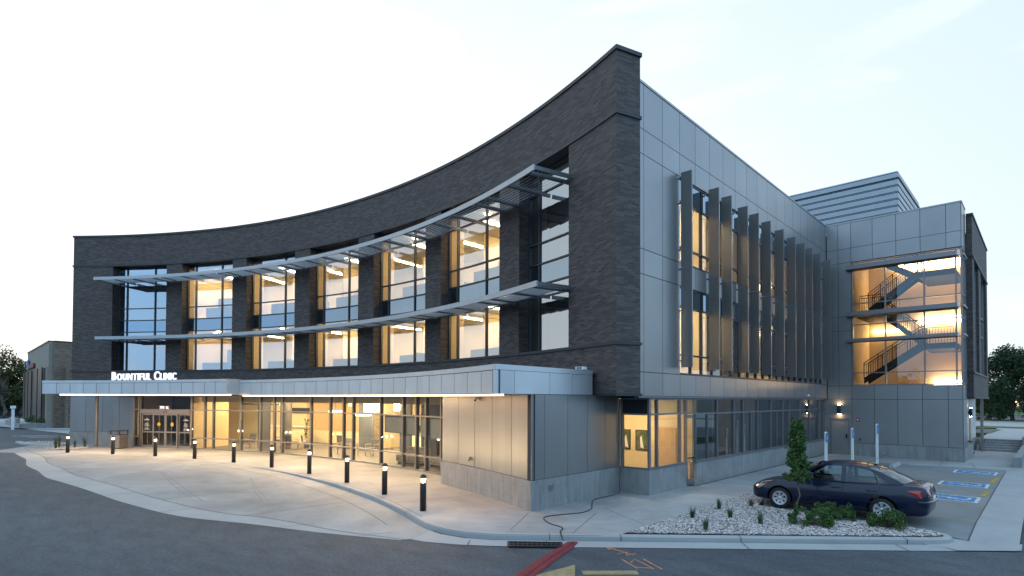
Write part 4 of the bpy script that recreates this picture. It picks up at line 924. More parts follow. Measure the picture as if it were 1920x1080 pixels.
# ---- roof plant screen of ribbed metal
mb = MB(); px0, px1, py0, py1 = -13.6, -6.50, 41.2, 49.0; z = 13.2
while z < 16.99:
    mb.box(px0, px1, py0, py1, z, z + 0.30, 'corr'); mb.box(px0 + .06, px1 - .06, py0 + .06, py1 - .06, z + 0.30, z + 0.34, 'joint'); mb.hexa([(px0, py0, z + .34), (px1, py0, z + .34), (px1, py1, z + .34), (px0, py1, z + .34)], [(px0 + .05, py0 + .05, z + .42), (px1 - .05, py0 + .05, z + .42), (px1 - .05, py1 - .05, z + .42), (px0 + .05, py1 - .05, z + .42)], 'corr'); z += 0.42
mb.box(px0 - .05, px1 + .05, py0 - .05, py1 + .05, 16.985, 17.1, 'corr'); mb.build('roof_plant_screen', B)
# ---- roof, rear walls, floor slabs
arcp = [pol(R + 0.9, T0 - 1.0 * k)[:2] for k in range(0, 61)] + [(-9.75, 16.0)]
foot = arcp + [(-9.75, 37.55), (-3.4, 37.55), (-3.4, 49.5), (-20, 50), (-62, 22)]
mb = MB(); mb.prism(foot, 12.95, 13.15, 'joint'); mb.build('roof', B)
mb = MB()
for p, q in (((-3.6, 49.5), (-20, 50)), ((-20, 50), (-62, 22)), ((-62, 22), pol(R + 0.98, T0)[:2])): mb.obox(p, q, 0.3, 0, 13.4, 'metal')
mb.build('rear_wall', B)
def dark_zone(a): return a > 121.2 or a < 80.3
mb = MB()
for z0, z1, top, und in ((4.0, 4.9, 'carpet', 'joint'), (7.82, 8.60, 'carpet', 'ceil'), (12.05, 12.2, 'ceil', 'ceil')):
    mb.arc(R + 0.66, R + 7.4, T0 - .3, 80.3, z0, z1, und, 1.5, mtop=top); mb.arc(R + 0.66, R + 1.8, 80.3, 72.3, z0, z1, und, 1.5, mtop=top)
mb.arc(RS + 0.14, R + 7.4, 122.4, 80.4, -0.1, 0.004, 'lobby_floor', 1.5)
mb.build('floor_slab', B)
mb = MB(); mb.arc(RS + 0.14, R + 7.4, 122.4, 80.4, 3.34, 3.36, 'ceil', 1.5); mb.build('ceiling', B)
mb = MB()
for z0, z1 in ((4.9, 7.82), (8.60, 12.05)):
    mb.arc(R + 7.2, R + 7.3, 121.0, 80.4, z0, z1, 'wall_cream', 1.5)
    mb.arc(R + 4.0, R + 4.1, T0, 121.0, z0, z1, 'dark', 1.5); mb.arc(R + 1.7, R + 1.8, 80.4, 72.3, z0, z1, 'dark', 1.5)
    for t_ in (120.95, 80.36): arcbar(mb, t_, 0.14, R + 1.46, R + 7.25, z0, z1, 'wall_in')
    for a, b in PIERS[1:-1]: mb.arc(R + 0.605, R + 1.45, a, b, z0, z1, 'wall_in', 2)
    for t_, dd in ((104.9, 3.2), (97.0, 4.4), (88.8, 3.4), (113.0, 4.8)): arcbar(mb, t_, 0.12, R + dd, R + 7.2, z0, z1, 'wall_cream')
mb.arc(R + 5.4, R + 5.5, 122.4, 101.0, 0, 3.34, 'wall_cream', 1.5); mb.arc(R + 6.6, R + 6.7, 101.0, 92.6, 0, 3.34, 'wall_cream', 1.5); mb.arc(R + 2.6, R + 2.7, 92.4, 80.3, 0, 3.34, 'wall_grey', 1.5)
arcbar(mb, 101.0, 0.1, R + 3.4, R + 6.7, 0, 3.34, 'wall_cream'); arcbar(mb, 92.5, 0.12, R + 1.4, R + 6.7, 0, 3.34, 'wall_grey'); arcbar(mb, 122.3, 0.1, RS + 0.2, R + 5.4, 0, 3.34, 'wall_in'); arcbar(mb, 80.6, 0.1, RS + 0.2, R + 2.7, 0, 3.34, 'wall_grey')
mb.arc(R + 5.36, R + 5.40, 111.8, 103.0, 0.9, 2.9, 'wood', 1.5); mb.arc(R + 6.5, R + 6.6, 97.4, 94.0, 0.0, 3.0, 'wood', 1.5); mb.arc(R + 2.52, R + 2.6, 88.4, 85.6, 0.0, 2.0, 'stone', 1.0)
arcbar(mb, 100.9, 0.5, R + 2.4, R + 3.4, 0, 3.34, 'stone')
mb.arc(R - 1.35, R - 1.25, 115.4, 80.8, 2.96, 3.338, 'olive', 1.0)
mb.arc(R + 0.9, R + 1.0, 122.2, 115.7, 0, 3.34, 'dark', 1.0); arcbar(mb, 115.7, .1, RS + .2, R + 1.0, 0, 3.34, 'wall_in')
for t_, w_ in ((120.6, .08), (119.4, .08), (118.4, .08), (117.2, .08)): arcbar(mb, t_, w_, R + .82, R + .9, 0, 2.3, 'alu_lobby')
mb.arc(R + .82, R + .9, 121.4, 116.2, 2.3, 2.42, 'alu_lobby', 1.0)
arcbar(mb, 109.95, .34, R - .2, R + .5, 0, 3.34, 'wall_grey'); mb.arc(R + 4.2, R + 4.3, 115.0, 110.6, 0, 1.15, 'wall_cream', 1.0); mb.arc(R + 4.1, R + 4.7, 115.0, 110.6, 1.15, 1.2, 'white', 1.0); mb.arc(R + 5.3, R + 5.38, 114.6, 111.0, 2.1, 2.5, 'alu_dark', 1.0)
mb.arc(R + 1.9, R + 2.4, 115.2, 110.4, 2.75, 2.85, 'alu_dark', 1.0)
arcbar(mb, 100.55, 1.1, R + 2.2, R + 2.4, 0, 3.34, 'wall_grey'); arcbar(mb, 93.6, .9, R + .9, R + 1.0, 0, 3.34, 'wall_grey')
# side wing
mb.box(-13.3, -9.9, 20.42, 20.52, 0, 3.26, 'wall_cream'); mb.box(-13.4, -13.3, 17.0, 20.5, 0, 3.26, 'wall_cream'); mb.box(-13.3, -10.95, 17.0, 17.08, 0, 3.26, 'wall_cream')
mb.box(-11.46, -10.56, 20.38, 20.42, 0.01, 2.12, 'wood')
mb.box(-14.1, -14.0, 20.5, 37.3, 0, 3.26, 'wall_grey'); mb.box(-14.0, -9.9, 37.2, 37.3, 0, 3.26, 'wall_grey')
for y in (26.0, 31.6): mb.box(-14.0, -11.6, y, y + .1, 0, 3.26, 'wall_cream')
for z0, z1 in ((4.12, 7.36), (8.17, 11.34)):
    mb.box(-14.6, -14.5, 18.6, 37.0, z0, z1, 'wall_in'); mb.box(-14.5, -9.8, 18.55, 18.62, z0, z1, 'wall_in'); mb.box(-14.5, -9.8, 37.0, 37.1, z0, z1, 'wall_in')
    for y in (22.35, 25.6, 28.9, 32.6): mb.box(-14.5, -10.2, y, y + .1, z0, z1, 'wall_cream')
mb.build('interior_wall', B)
mb = MB()
mb.box(-14.0, -9.99, 17.0, 37.3, -0.1, 0.003, 'carpet'); mb.box(-14.1, -9.84, 16.99, 37.3, 3.262, 3.28, 'ceil')
for z0, z1 in ((3.9, 4.11), (7.37, 8.16), (11.35, 11.6)): mb.box(-14.6, -9.72, 18.5, 37.1, z0, z1, 'ceil')
mb.build('floor_slab', B)
# ---- interior lamps (fittings fixed to the ceilings)
def clight(mk):
    mb = MB(); mk(mb); mb.build('ceiling_light', B)
for i, (a, b) in enumerate(BAYS[1:6]):
    m_ = (a + b) / 2
    for zc in (7.76, 11.99):
        for t_, sh in ((m_ + 1.7, 0.0), (m_ - 1.6, 0.5)):
            clight(lambda mb: arcbar(mb, t_, 0.16, R + 1.9 + sh, R + 5.6 + sh, zc, zc + 0.055, 'lamp_dim' if (i == 0 and zc < 9) or (i == 2 and zc > 9) else 'lamp_up'))
for t_ in (113.2, 111.5, 107.8, 104.2, 101.9, 99.0, 96.5, 94.6):
    for dd in (0.6, 3.0): clight(lambda mb: mb.lathe([(0.0, 3.30), (0.26, 3.30), (0.26, 3.338)], 'lamp', pol(R + dd, t_ + dd * .4), 16))
for t_ in (90.3, 86.6, 83.2): clight(lambda mb: mb.lathe([(0.0, 3.30), (0.17, 3.30), (0.17, 3.338)], 'lamp', pol(R + 0.6, t_), 16))
clight(lambda mb: mb.box(-12.5, -11.3, 18.4, 18.9, 3.20, 3.26, 'lamp_room'))
clight(lambda mb: mb.box(-12.9, -12.6, 27.6, 27.9, 3.20, 3.26, 'lamp_room'))
for z in (7.30, 11.28):
    for y in (19.6, 20.9): clight(lambda mb: mb.box(-13.4, -11.0, y, y + .18, z, z + .06, 'lamp_up'))
for z, ys_ in ((11.28, (24.0, 27.3, 30.8)), (7.30, (27.3,))):
    for y in ys_: clight(lambda mb: mb.box(-13.2, -11.8, y, y + .14, z, z + .06, 'lamp_room'))

# ------------------------------------------------------------------ lettering
def text_mesh(txt, size, ext, mat, bold=0.0, shear=0.0):
    cu = bpy.data.curves.new('lettering', 'FONT'); cu.body = txt; cu.size = size; cu.extrude = ext; cu.align_x = 'LEFT'; cu.offset = bold; cu.shear = shear; cu.resolution_u = 3
    o = bpy.data.objects.new('lettering', cu); COL.objects.link(o); bpy.context.view_layer.update()
    dg = bpy.context.evaluated_depsgraph_get(); me = bpy.data.meshes.new_from_object(o.evaluated_get(dg))
    COL.objects.unlink(o); bpy.data.objects.remove(o); bpy.data.curves.remove(cu)
    me.materials.clear(); me.materials.append(M[mat]); return me
def letter_row(root, txt_sizes, rr, th, z, ext, mat, gap, bold, sx=1.0):
    """letters standing upright along the arc, read from the centre of the curve"""
    s = 0.0
    for ch, size in txt_sizes:
        if ch == ' ': s += size * 0.36; continue
        me = text_mesh(ch, size, ext, mat, bold)
        xs = [v.co.x for v in me.vertices]; w = (max(xs) - min(xs)) * sx
        a = th - deg((s + w / 2) / rr); ta = rad(a)
        o = bpy.data.objects.new('letter', me); COL.objects.link(o); o.parent = root
        X = Vector((sin(ta), -cos(ta), 0)); Y = Vector((0, 0, 1)); Z = X.cross(Y)
        c = (max(xs) + min(xs)) / 2; p = Vector(pol(rr, a, z)) - X * c * sx
        o.matrix_local = Matrix(((X.x * sx, Y.x, Z.x, p.x), (X.y * sx, Y.y, Z.y, p.y), (X.z * sx, Y.z, Z.z, p.z), (0, 0, 0, 1)))
        s += w + gap
    return s
sg = thing('building_sign', 'white raised capital letters standing on the canopy roof edge above the entrance', 'sign')
BIG, SML = 0.70, 0.56
letter_row(sg, [('B', BIG)] + [(c, SML) for c in 'OUNTIFUL'] + [(' ', SML)] + [('C', BIG)] + [(c, SML) for c in 'LINIC'], R - 4.95, 120.1, 4.245, 0.04, 'letter', 0.085, 0.006, 0.84)
sg2 = thing('address_numerals', 'small white street number on the glass over the sliding entrance', 'sign')
letter_row(sg2, [(c, 0.27) for c in '390'] + [(' ', 0.3), ('N', 0.27), ('.', 0.27)], RS - 0.03, 119.4, 2.50, 0.01, 'letter', 0.025, 0.004, 0.9)

# ------------------------------------------------------------------ bollards
GB = 'lit bollards along the drop-off kerb'
bl = ['lit black bollard nearest the corner block, closest of the row', 'second lit black bollard from the corner block, near the end of the kerb', 'third lit black bollard counted from the corner block end',
      'fourth lit black bollard from the corner block, before the stacked stone wall inside', 'fifth lit black bollard from the corner block, where the kerb runs out', 'sixth lit bollard from the corner block, in front of the waiting chairs',
      'seventh lit bollard from the corner block, just right of the sliding entrance', 'lit bollard standing in front of the sliding entrance doors', 'lit bollard beside the grey litter bin', 'lit bollard at the far end of the row by the gravel island']
b0 = thing('bollard', bl[0], 'bollard', group=GB)
mb = MB(); mb.lathe([(0.0, 0.0), (0.092, 0.0), (0.092, 0.80), (0.085, 0.81), (0.0, 0.81)], 'black', n=20)
for z in (0.855, 0.90): mb.lathe([(0.081, z), (0.088, z), (0.088, z + 0.006), (0.081, z + 0.006)], 'alu', n=20)
for k in range(3): a = k * 2 * pi / 3 + .5; mb.box(.078 * cos(a) - .008, .078 * cos(a) + .008, .078 * sin(a) - .008, .078 * sin(a) + .008, 0.80, 0.95, 'black')
mb.build('post', b0)
mb = MB(); mb.lathe([(0.0, 0.815), (0.078, 0.815), (0.080, 0.93), (0.0, 0.935)], 'bolglow', n=20); mb.build('lens', b0)
pl = bpy.data.lights.new('bollard_lamp', 'POINT'); pl.energy = 60; pl.color = (1.0, 0.72, 0.36); pl.shadow_soft_size = 0.03
po = bpy.data.objects.new('lamp', pl); COL.objects.link(po); po.parent = b0; po.location = (0, 0, 0.885)
mb = MB(); mb.lathe([(0.094, 0.945), (0.094, 0.965), (0.088, 1.0), (0.066, 1.035), (0.034, 1.055), (0.0, 1.06)], 'black', n=20); mb.lathe([(0.0, 0.945), (0.094, 0.945)], 'black', n=20); mb.build('cap', b0)
BT = [73.35, 78.85, 84.50, 90.25, 95.95, 101.6, 107.2, 112.6, 118.1, 123.6]
for i, t_ in enumerate(BT):
    o = b0 if i == 0 else dup(b0, label=bl[i]); o.location = pol(R - 5.82, t_, 0.0)

# ------------------------------------------------------------------ wall fittings
def sconce(loc, rz, label):
    t = thing('wall_lamp', label, 'lamp', loc, rz, 'up and down wall lamps')
    mb = MB(); mb.lathe([(0.0, -.26), (0.075, -.26), (0.085, -.24), (0.085, .24), (0.075, .26), (0.0, .26)], 'black', (0, -0.13, 0), 20); mb.box(-.05, .05, -.06, 0, -.1, .1, 'black'); mb.build('housing', t)
    mb = MB(); mb.lathe([(0.0, .268), (0.055, .268), (0.055, .262)], 'sconce', (0, -0.13, 0), 16); mb.build('lens', t); mb = MB(); mb.lathe([(0.055, -.262), (0.055, -.268), (0.0, -.268)], 'sconce', (0, -0.13, 0), 16); mb.build('lens', t)
sconce((-8.9, YT, 2.66), 0, 'black cylinder wall lamp lit above the grey service door')
sconce((-3.52, 44.2, 2.5), rad(90), 'black cylinder wall lamp lit under the overhang behind the stair tower')
def cctv(loc, rz, label):
    t = thing('security_camera', label, 'camera', loc, rz, 'security cameras')
    mb = MB(); mb.box(-.03, .03, -.05, 0, -.03, .03, 'white'); mb.build('bracket', t)
    mb = MB(); mb.lathe([(0.0, .07), (0.05, .06), (0.062, 0.02), (0.062, -.02), (0.05, -.05)], 'white', (0, -.09, 0), 14); mb.lathe([(0.048, -.05), (0.04, -.085), (0.0, -.1)], 'black', (0, -.09, 0), 14); mb.build('dome', t)
cctv((XW, 33.4, 3.46), rad(90), 'white dome camera on the metal wall above the far shopfront windows')
p = pol(RA - 0.02, 76.3, 3.28); cctv((p[0], p[1], 3.25), rad(76.3 - 90), 'dark small camera under the canopy edge at the corner block')
t = thing('fire_strobe', 'small dark red alarm strobe on the grey tower wall beside the service door', 'alarm', (-7.95, YT, 2.08)); mb = MB(); mb.box(-.07, .07, -.05, 0, -.09, .09, 'red_s'); mb.build('housing', t); mb = MB(); mb.box(-.04, .04, -.065, -.051, -.03, .03, 'white'); mb.build('lens', t)
def hose_bib(loc, rz, label):
    t = thing('hose_tap', label, 'tap', loc, rz, 'hose taps on the walls'); mb = MB(); mb.tube([(0, 0, 0), (0, -.08, 0), (0, -.12, -.07)], .022, 'trim', 8); mb.lathe([(0.0, .07), (.05, .07), (.05, .05), (0, .05)], 'trim', (0, -.06, 0), 12); mb.build('spout', t)
    mb = MB(); mb.box(-.06, .06, -.012, 0, -.06, .06, 'alu'); mb.build('plate', t)
p = pol(RA, 77.0, 1.14); hose_bib(p, rad(77 - 90), 'small hose tap low on the warm lit corner block')
hose_bib((-7.85, YT, 0.95), 0, 'small hose tap on the grey tower wall right of the service door')
t = thing('roof_camera', 'small white floodlight on the canopy roof end against the brick', 'floodlight', (-10.98, 14.75, 4.19)); mb = MB(); mb.box(-.16, .16, -.1, .1, 0.0, .10, 'white'); mb.build('housing', t); mb = MB(); mb.box(-.1, .1, -.115, -.1, 0.01, .09, 'alu'); mb.build('lens', t)
t = thing('fire_standpipe', 'tan fire standpipe with red valve on the wall behind the stair tower', 'standpipe', (-3.36, 43.4, 0)); mb = MB(); mb.tube([(0, 0, 0.1), (0, 0, 2.1)], .05, 'wood', 10); mb.build('pipe', t); mb = MB(); mb.lathe([(0, .05), (.13, .04), (.13, -.02), (0, -.03)], 'red_s', (0, 0, .75), 14); mb.build('valve_wheel', t); mb = MB(); mb.tube([(0, 0, .12), (.18, -.1, .08)], .05, 'black', 8); mb.build('outlet', t)
# ------------------------------------------------------------------ litter bin
p = pol(R - 2.9, 122.75); t = thing('litter_bin', 'square grey litter bin with an open slot lid left of the entrance', 'litter bin', (p[0], p[1], 0), rad(32))
mb = MB(); mb.hexa([(-.33, -.3, .04), (.33, -.3, .04), (.33, .3, .04), (-.33, .3, .04)], [(-.36, -.33, .86), (.36, -.33, .86), (.36, .33, .86), (-.36, .33, .86)], 'alu_lobby'); mb.box(-.3, .3, -.27, .27, 0, .04, 'black'); mb.build('body', t)
mb = MB(); 
for x in (-.33, .33):
    for y in (-.3, .3): mb.box(x - .025, x + .025, y - .025, y + .025, .86, 1.1, 'alu_dark')
mb.box(-.37, .37, -.34, .34, 1.1, 1.15, 'alu_dark'); mb.box(-.3, .3, -.27, .27, .862, .88, 'black'); mb.build('lid', t)
# ------------------------------------------------------------------ parking furniture
for (x, y, hgt, lb) in ((-7.45, 28.9, 1.72, 'white post with a blue parking plate nearest the ramped mat, behind the sedan bonnet'), (-7.1, 32.2, 1.80, 'white post with a blue parking plate in front of the service door'), (-6.25, 33.3, 2.0, 'tallest white post with a blue plate, right of the yellow mat')):
    t = thing('parking_sign', lb, 'sign post', (x, y, 0), 0, 'white accessible parking posts')
    mb = MB(); mb.box(-.05, .05, -.05, .05, 0, hgt, 'white'); mb.hexa([(-.05, -.05, hgt), (.05, -.05, hgt), (.05, .05, hgt), (-.05, .05, hgt)], [(-.02, -.02, hgt + .03), (.02, -.02, hgt + .03), (.02, .02, hgt + .03), (-.02, .02, hgt + .03)], 'white'); mb.build('post', t)
    mb = MB(); mb.box(.055, .065, -.15, .15, hgt - .46, hgt - .02, 'blue'); mb.build('plate', t)
    mb = MB(); mb.strip([(0, 0), (0.001, 0)], .001, hgt - .2, 'white')
    for q in ([(-.03, .08), (.0, .02), (.02, -.06), (.08, -.12)], [(-.02, .0), (-.07, -.06), (-.03, -.14), (.05, -.13)]):
        for a, b in zip(q, q[1:]): mb.face([(.067, a[0] - .012, hgt - .22 + a[1]), (.067, b[0] - .012, hgt - .22 + b[1]), (.067, b[0] + .014, hgt - .22 + b[1]), (.067, a[0] + .014, hgt - .22 + a[1])], 'white')
    mb.build('wheelchair_pictogram', t)
mb = MB(); y0, y1 = 31.9, 34.9 - 1.1; x = -5.42
mb.hexa([(x - .11, y0, 0), (x + .11, y0, 0), (x + .11, y1, 0), (x - .11, y1, 0)], [(x - .06, y0 + .04, .14), (x + .06, y0 + .04, .14), (x + .06, y1 - .04, .14), (x - .06, y1 - .04, .14)], 'gutter')
mb.build('wheel_stop', label='pale concrete wheel stop lying at the head of an empty parking bay', cat='wheel stop')

# ------------------------------------------------------------------ lobby furniture
def chair(label, group, loc, rz):
    t = thing('lounge_chair', label, 'chair', loc, rz, group)
    mb = MB(); mb.box(-.27, .27, -.26, .24, .36, .46, 'wall_grey'); mb.build('seat', t)
    mb = MB(); mb.hexa([(-.27, .22, .46), (.27, .22, .46), (.27, .30, .46), (-.27, .30, .46)], [(-.24, .30, .88), (.24, .30, .88), (.24, .36, .88), (-.24, .36, .88)], 'wall_grey'); mb.build('backrest', t)
    for x in (-.29, .29):
        for y in (-.24, .26): 
            mb = MB(); mb.box(x - .02, x + .02, y - .02, y + .02, 0, .62, 'wood'); mb.build('leg', t)
        mb = MB(); mb.box(x - .03, x + .03, -.26, .30, .62, .655, 'wood'); mb.build('armrest', t)
    return t
GC = 'lobby waiting chairs'
cl = ['grey armchair with wooden arms, leftmost inside the lobby glass', 'grey armchair with wooden arms facing the exit sign', 'grey armchair beside the potted plant in the lobby', 'grey armchair right of the potted plant by the column', 'grey armchair near the wood wall panels inside the lobby', 'grey armchair at the middle of the lobby by the tall shaded pendants', 'grey armchair in front of the stone pier in the lobby', 'grey armchair in front of the reception desk']
spots = [(112.0, 0.3, 25), (110.2, 1.6, 150), (107.2, 0.6, 200), (105.9, 1.0, 160), (103.2, 2.2, 190), (99.9, 0.2, 30), (98.6, 0.0, 100), (96.9, 0.5, 20)]
c0 = None
for (t_, dd, rz), lb in zip(spots, cl):
    if c0 is None: c0 = chair(lb, GC, pol(R + dd, t_), rad(rz))
    else: dup(c0, pol(R + dd, t_), rad(rz), lb, GC)
def sofa(label, loc, rz, m):
    t = thing('sofa', label, 'sofa', loc, rz, 'low sofas along the glass')
    mb = MB(); mb.box(-.9, .9, -.38, .38, .12, .44, m); mb.build('seat', t); mb = MB(); mb.box(-.9, .9, .22, .38, .44, .82, m); mb.build('backrest', t)
    for x in (-.82, .82): mb = MB(); mb.box(x - .03, x + .03, -.3, .3, 0, .12, 'black'); mb.build('leg', t)
sofa('low tan sofa with its back to the dim right end of the lobby glass', pol(R - .6, 89.8), rad(0), 'stone'); sofa('low tan sofa before the short stone wall in the lobby', pol(R - .3, 86.6), rad(-8), 'stone')
sofa('low tan sofa near the grey doorway at the right end of the lobby', pol(R - .3, 84.0), rad(-10), 'stone')
p = pol(R + 4.2, 95.4); t = thing('reception_desk', 'long pale wood reception desk at the back of the lobby', 'desk', (p[0], p[1], 0), rad(5))
mb = MB(); mb.box(-2.2, 2.2, -.35, .35, .28, 1.05, 'wall_cream'); mb.build('front_panel', t); mb = MB(); mb.box(-2.25, 2.25, -.42, .42, 1.05, 1.10, 'white'); mb.build('top', t); mb = MB(); mb.box(-2.1, 2.1, -.3, .3, 0, .28, 'wood'); mb.build('plinth', t)
GM = 'monitors on the reception desk'
for k, lb in ((-1.2, 'black monitor on the left half of the reception desk'), (0.1, 'black monitor in the middle of the reception desk'), (1.3, 'black monitor on the right half of the reception desk')):
    q = (p[0] + k * cos(rad(5)), p[1] + k * sin(rad(5)), 1.10); t = thing('monitor', lb, 'monitor', q, rad(5), GM)
    mb = MB(); mb.box(-.27, .27, .0, .03, .12, .45, 'black'); mb.build('screen', t); mb = MB(); mb.box(-.03, .03, .0, .03, .01, .12, 'black'); mb.box(-.1, .1, -.08, .1, 0, .012, 'black'); mb.build('stand', t)
GP = 'drum pendant lamps in the lobby'
for t_, dd, z, rr_, hh, lb in ((99.35, 1.9, 2.42, .46, .62, 'large white drum pendant lamp glowing in the middle of the lobby'), (96.95, 2.6, 2.5, .40, .55, 'smaller white drum pendant lamp half behind a glazing bar'), (105.4, 3.0, 2.3, .42, .10, 'flat disc pendant lamp above the potted plant')):
    t = thing('pendant_lamp', lb, 'lamp', pol(R + dd, t_), 0, GP)
    mb = MB(); mb.lathe([(rr_, z), (rr_, z + hh)], 'pendant', n=24); mb.lathe([(0, z + .02), (rr_ - .01, z + .02)], 'pendant', n=24); mb.build('lamp_shade', t); mb = MB(); mb.tube([(0, 0, z + hh), (0, 0, 3.34)], .012, 'black', 6); mb.build('cord', t)
t = thing('hanging_shade', 'thin glowing ring lamp hanging below the large drum pendant', 'lamp', pol(R + 1.2, 99.3)); mb = MB(); mb.lathe([(.02, 2.2), (.5, 2.2), (.5, 2.26), (.02, 2.26)], 'pendant', n=24); mb.build('lamp_shade', t); mb = MB(); mb.tube([(0, 0, 2.26), (0, 0, 3.34)], .01, 'black', 6); mb.build('cord', t)
for t_, dd, lb in ((109.75, 1.4, 'green lit exit sign hanging at the left half of the lobby'), (103.0, 2.6, 'green lit exit sign above the wood wall panels')):
    pp = pol(R + dd, t_, 2.72); t = thing('exit_sign', lb, 'sign', pp, rad(t_ - 90), 'green exit signs')
    mb = MB(); mb.box(-.17, .17, -.02, .02, 0, .2, 'exit'); mb.box(-.01, .01, -.01, .01, .2, .6, 'alu'); mb.build('panel', t)
    me = text_mesh('EXIT', .15, .003, 'white', .002); o = bpy.data.objects.new('letters', me); COL.objects.link(o); o.parent = t; o.location = (-.155, -.025, .05); o.rotation_euler = (pi / 2, 0, 0)
for t_, dd, z, w_, h_, m, lb in ((101.95, 5.3, 1.55, .5, .75, 'wall_grey', 'small slate notice panel on the cream lobby wall'), (97.9, 6.45, 2.5, .9, .3, 'blue', 'narrow blue wall sign above the reception desk'), (94.9, 6.3, 2.45, 1.6, .6, 'wall_grey', 'wide slate wall panel over the reception counter'), (98.75, 6.5, 1.6, .5, .6, 'black', 'black wall screen left of the reception desk')):
    pp = pol(R + dd, t_, z); t = thing('wall_panel', lb, 'panel', pp, rad(t_ - 90)); mb = MB(); mb.box(-w_ / 2, w_ / 2, -.02, .0, -h_ / 2 + .3, h_ / 2 + .3, m); mb.build('board', t); mb = MB()
    for x0, x1, z0, z1 in ((-w_ / 2 - .02, w_ / 2 + .02, h_ / 2 + .3, h_ / 2 + .32), (-w_ / 2 - .02, w_ / 2 + .02, -h_ / 2 + .28, -h_ / 2 + .3)): mb.box(x0, x1, -.025, 0, z0, z1, 'alu')
    mb.build('frame', t)
t = thing('lobby_column', 'round grey clad column standing inside the lobby glass', 'column', pol(R + 0.9, 108.4)); mb = MB(); mb.lathe([(.36, 0), (.36, 3.34)], 'alu_lobby', n=28); mb.build('shaft', t); mb = MB(); mb.lathe([(.375, 0), (.375, .12), (.36, .12)], 'alu_dark', n=28); mb.build('base', t)

for k, (a, b) in enumerate(((90.85, 88.2), (88.0, 86.55), (86.35, 85.35), (85.15, 83.5))):
    mb = MB(); mb.arc(RS + .2, RS + .21, a, b, 1.62 - .04 * k, 2.42, 'roller', .5); mb.arc(RS + .19, RS + .22, a, b, 1.60 - .04 * k, 1.62 - .04 * k, 'alu_dark', 2); mb.build('roller_shade', B)
for y, w_ in ((26.3, .55), (27.4, .8), (28.75, .5)):
    mb = MB(); n = 14
    for k in range(n):
        xa, xb = -10.5 + .05 * sin(k * 1.6), -10.5 + .05 * sin((k + 1) * 1.6); ya2, yb2 = y + w_ * k / n, y + w_ * (k + 1) / n
        mb.face(((xa, ya2, .7), (xb, yb2, .7), (xb, yb2, 2.66), (xa, ya2, 2.66)), 'curtain', smooth=False)
    mb.build('curtain', B)
M['pic_dark'] = plain('picture_print', (0.10, 0.11, 0.07), 0.4, 0, 0.9, 5)
for x0, x1, lb in ((-13.0, -12.62, 'narrow framed print at the left edge of the lit corner room'), (-12.38, -11.78, 'framed print with pale water and green foliage in the lit corner room')):
    t = thing('framed_picture', lb, 'picture', ((x0 + x1) / 2, 20.41, 1.55)); w_ = (x1 - x0) / 2
    mb = MB(); mb.box(-w_, w_, -.03, 0, -.42, .42, 'black'); mb.build('frame', t); mb = MB(); mb.face(((-w_ + .04, -.032, -.38), (w_ - .04, -.032, -.38), (w_ - .04, -.032, .38), (-w_ + .04, -.032, .38)), 'pic_dark')
    mb.face(((-.06, -.034, -.3), (.1, -.034, -.34), (.02, -.034, .0), (.0, -.034, .2), (-.08, -.034, .1)), 'white'); mb.face(((w_ * .2, -.034, .05), (w_ * .75, -.034, .0), (w_ * .8, -.034, .3), (w_ * .3, -.034, .33)), 'leaf_shrub'); mb.build('print', t)
for z0, z1 in ((4.9, 7.82), (8.60, 12.05)):
    for t_, dd, w_, h_, m in ((118.6, 4.2, 1.6, 1.9, 'wall_grey'), (111.0, 5.5, 1.2, 2.1, 'wood'), (107.4, 3.0, 1.0, 1.3, 'roller'), (102.4, 4.5, 1.8, 1.9, 'wood'), (99.2, 2.6, 1.2, 1.4, 'wall_grey'), (94.6, 5.0, 1.5, 2.2, 'wall_grey'), (91.2, 2.4, .9, 1.35, 'roller'), (86.6, 4.6, 1.6, 2.0, 'wood'), (83.4, 2.6, 1.0, 1.3, 'wall_grey')):
        if z0 > 6: t_ += 1.1; h_ += .15
        pp = pol(R + dd, t_, z0); mb = MB(); q = Vector((sin(rad(t_)), -cos(rad(t_)), 0)) * w_ / 2; mb.obox((pp[0] - q.x, pp[1] - q.y), (pp[0] + q.x, pp[1] + q.y), .5, z0, z0 + h_, m); mb.build('built_in_cabinet', B)
M['panel_in'] = plain('dark_backing', (0.10, 0.12, 0.14), 0.8, 0, 0.1)  # dark tone standing in for the unlit lower part of the rooms
for i, (a, b) in enumerate(BAYS[1:6]):
    for z0, dd, h_, f0, f1 in ((8.60, 1.7, .95, .1, 1.1), (8.60, 3.2, 1.25, .35, .8), (4.9, 1.9, .8, .0, .6 + .1 * (i % 3))):
        mb = MB(); mb.arc(R + dd, R + dd + .06, a + (b - a) * f0, a + (b - a) * f1, z0, z0 + h_, 'panel_in', 1.0); mb.build('dark_backing_panel', B)  # added dark panels, so blue sky reflection dominates the low panes
        if i % 2: mb = MB(); arcbar(mb, a + (b - a) * (f0 + f1) / 2, .06, R + dd + .06, R + dd + 1.6, z0, z0 + h_ * 1.15, 'panel_in'); mb.build('dark_backing_panel', B)
    for zc in (7.755, 11.985):
        m_ = (a + b) / 2; clight(lambda mb: mb.lathe([(0, zc), (.13, zc), (.13, zc + .03)], 'lamp_up', pol(R + 1.3, m_ + .4), 14)); clight(lambda mb: mb.lathe([(0, zc), (.13, zc), (.13, zc + .03)], 'lamp_up', pol(R + 1.3, m_ - 1.9), 14))
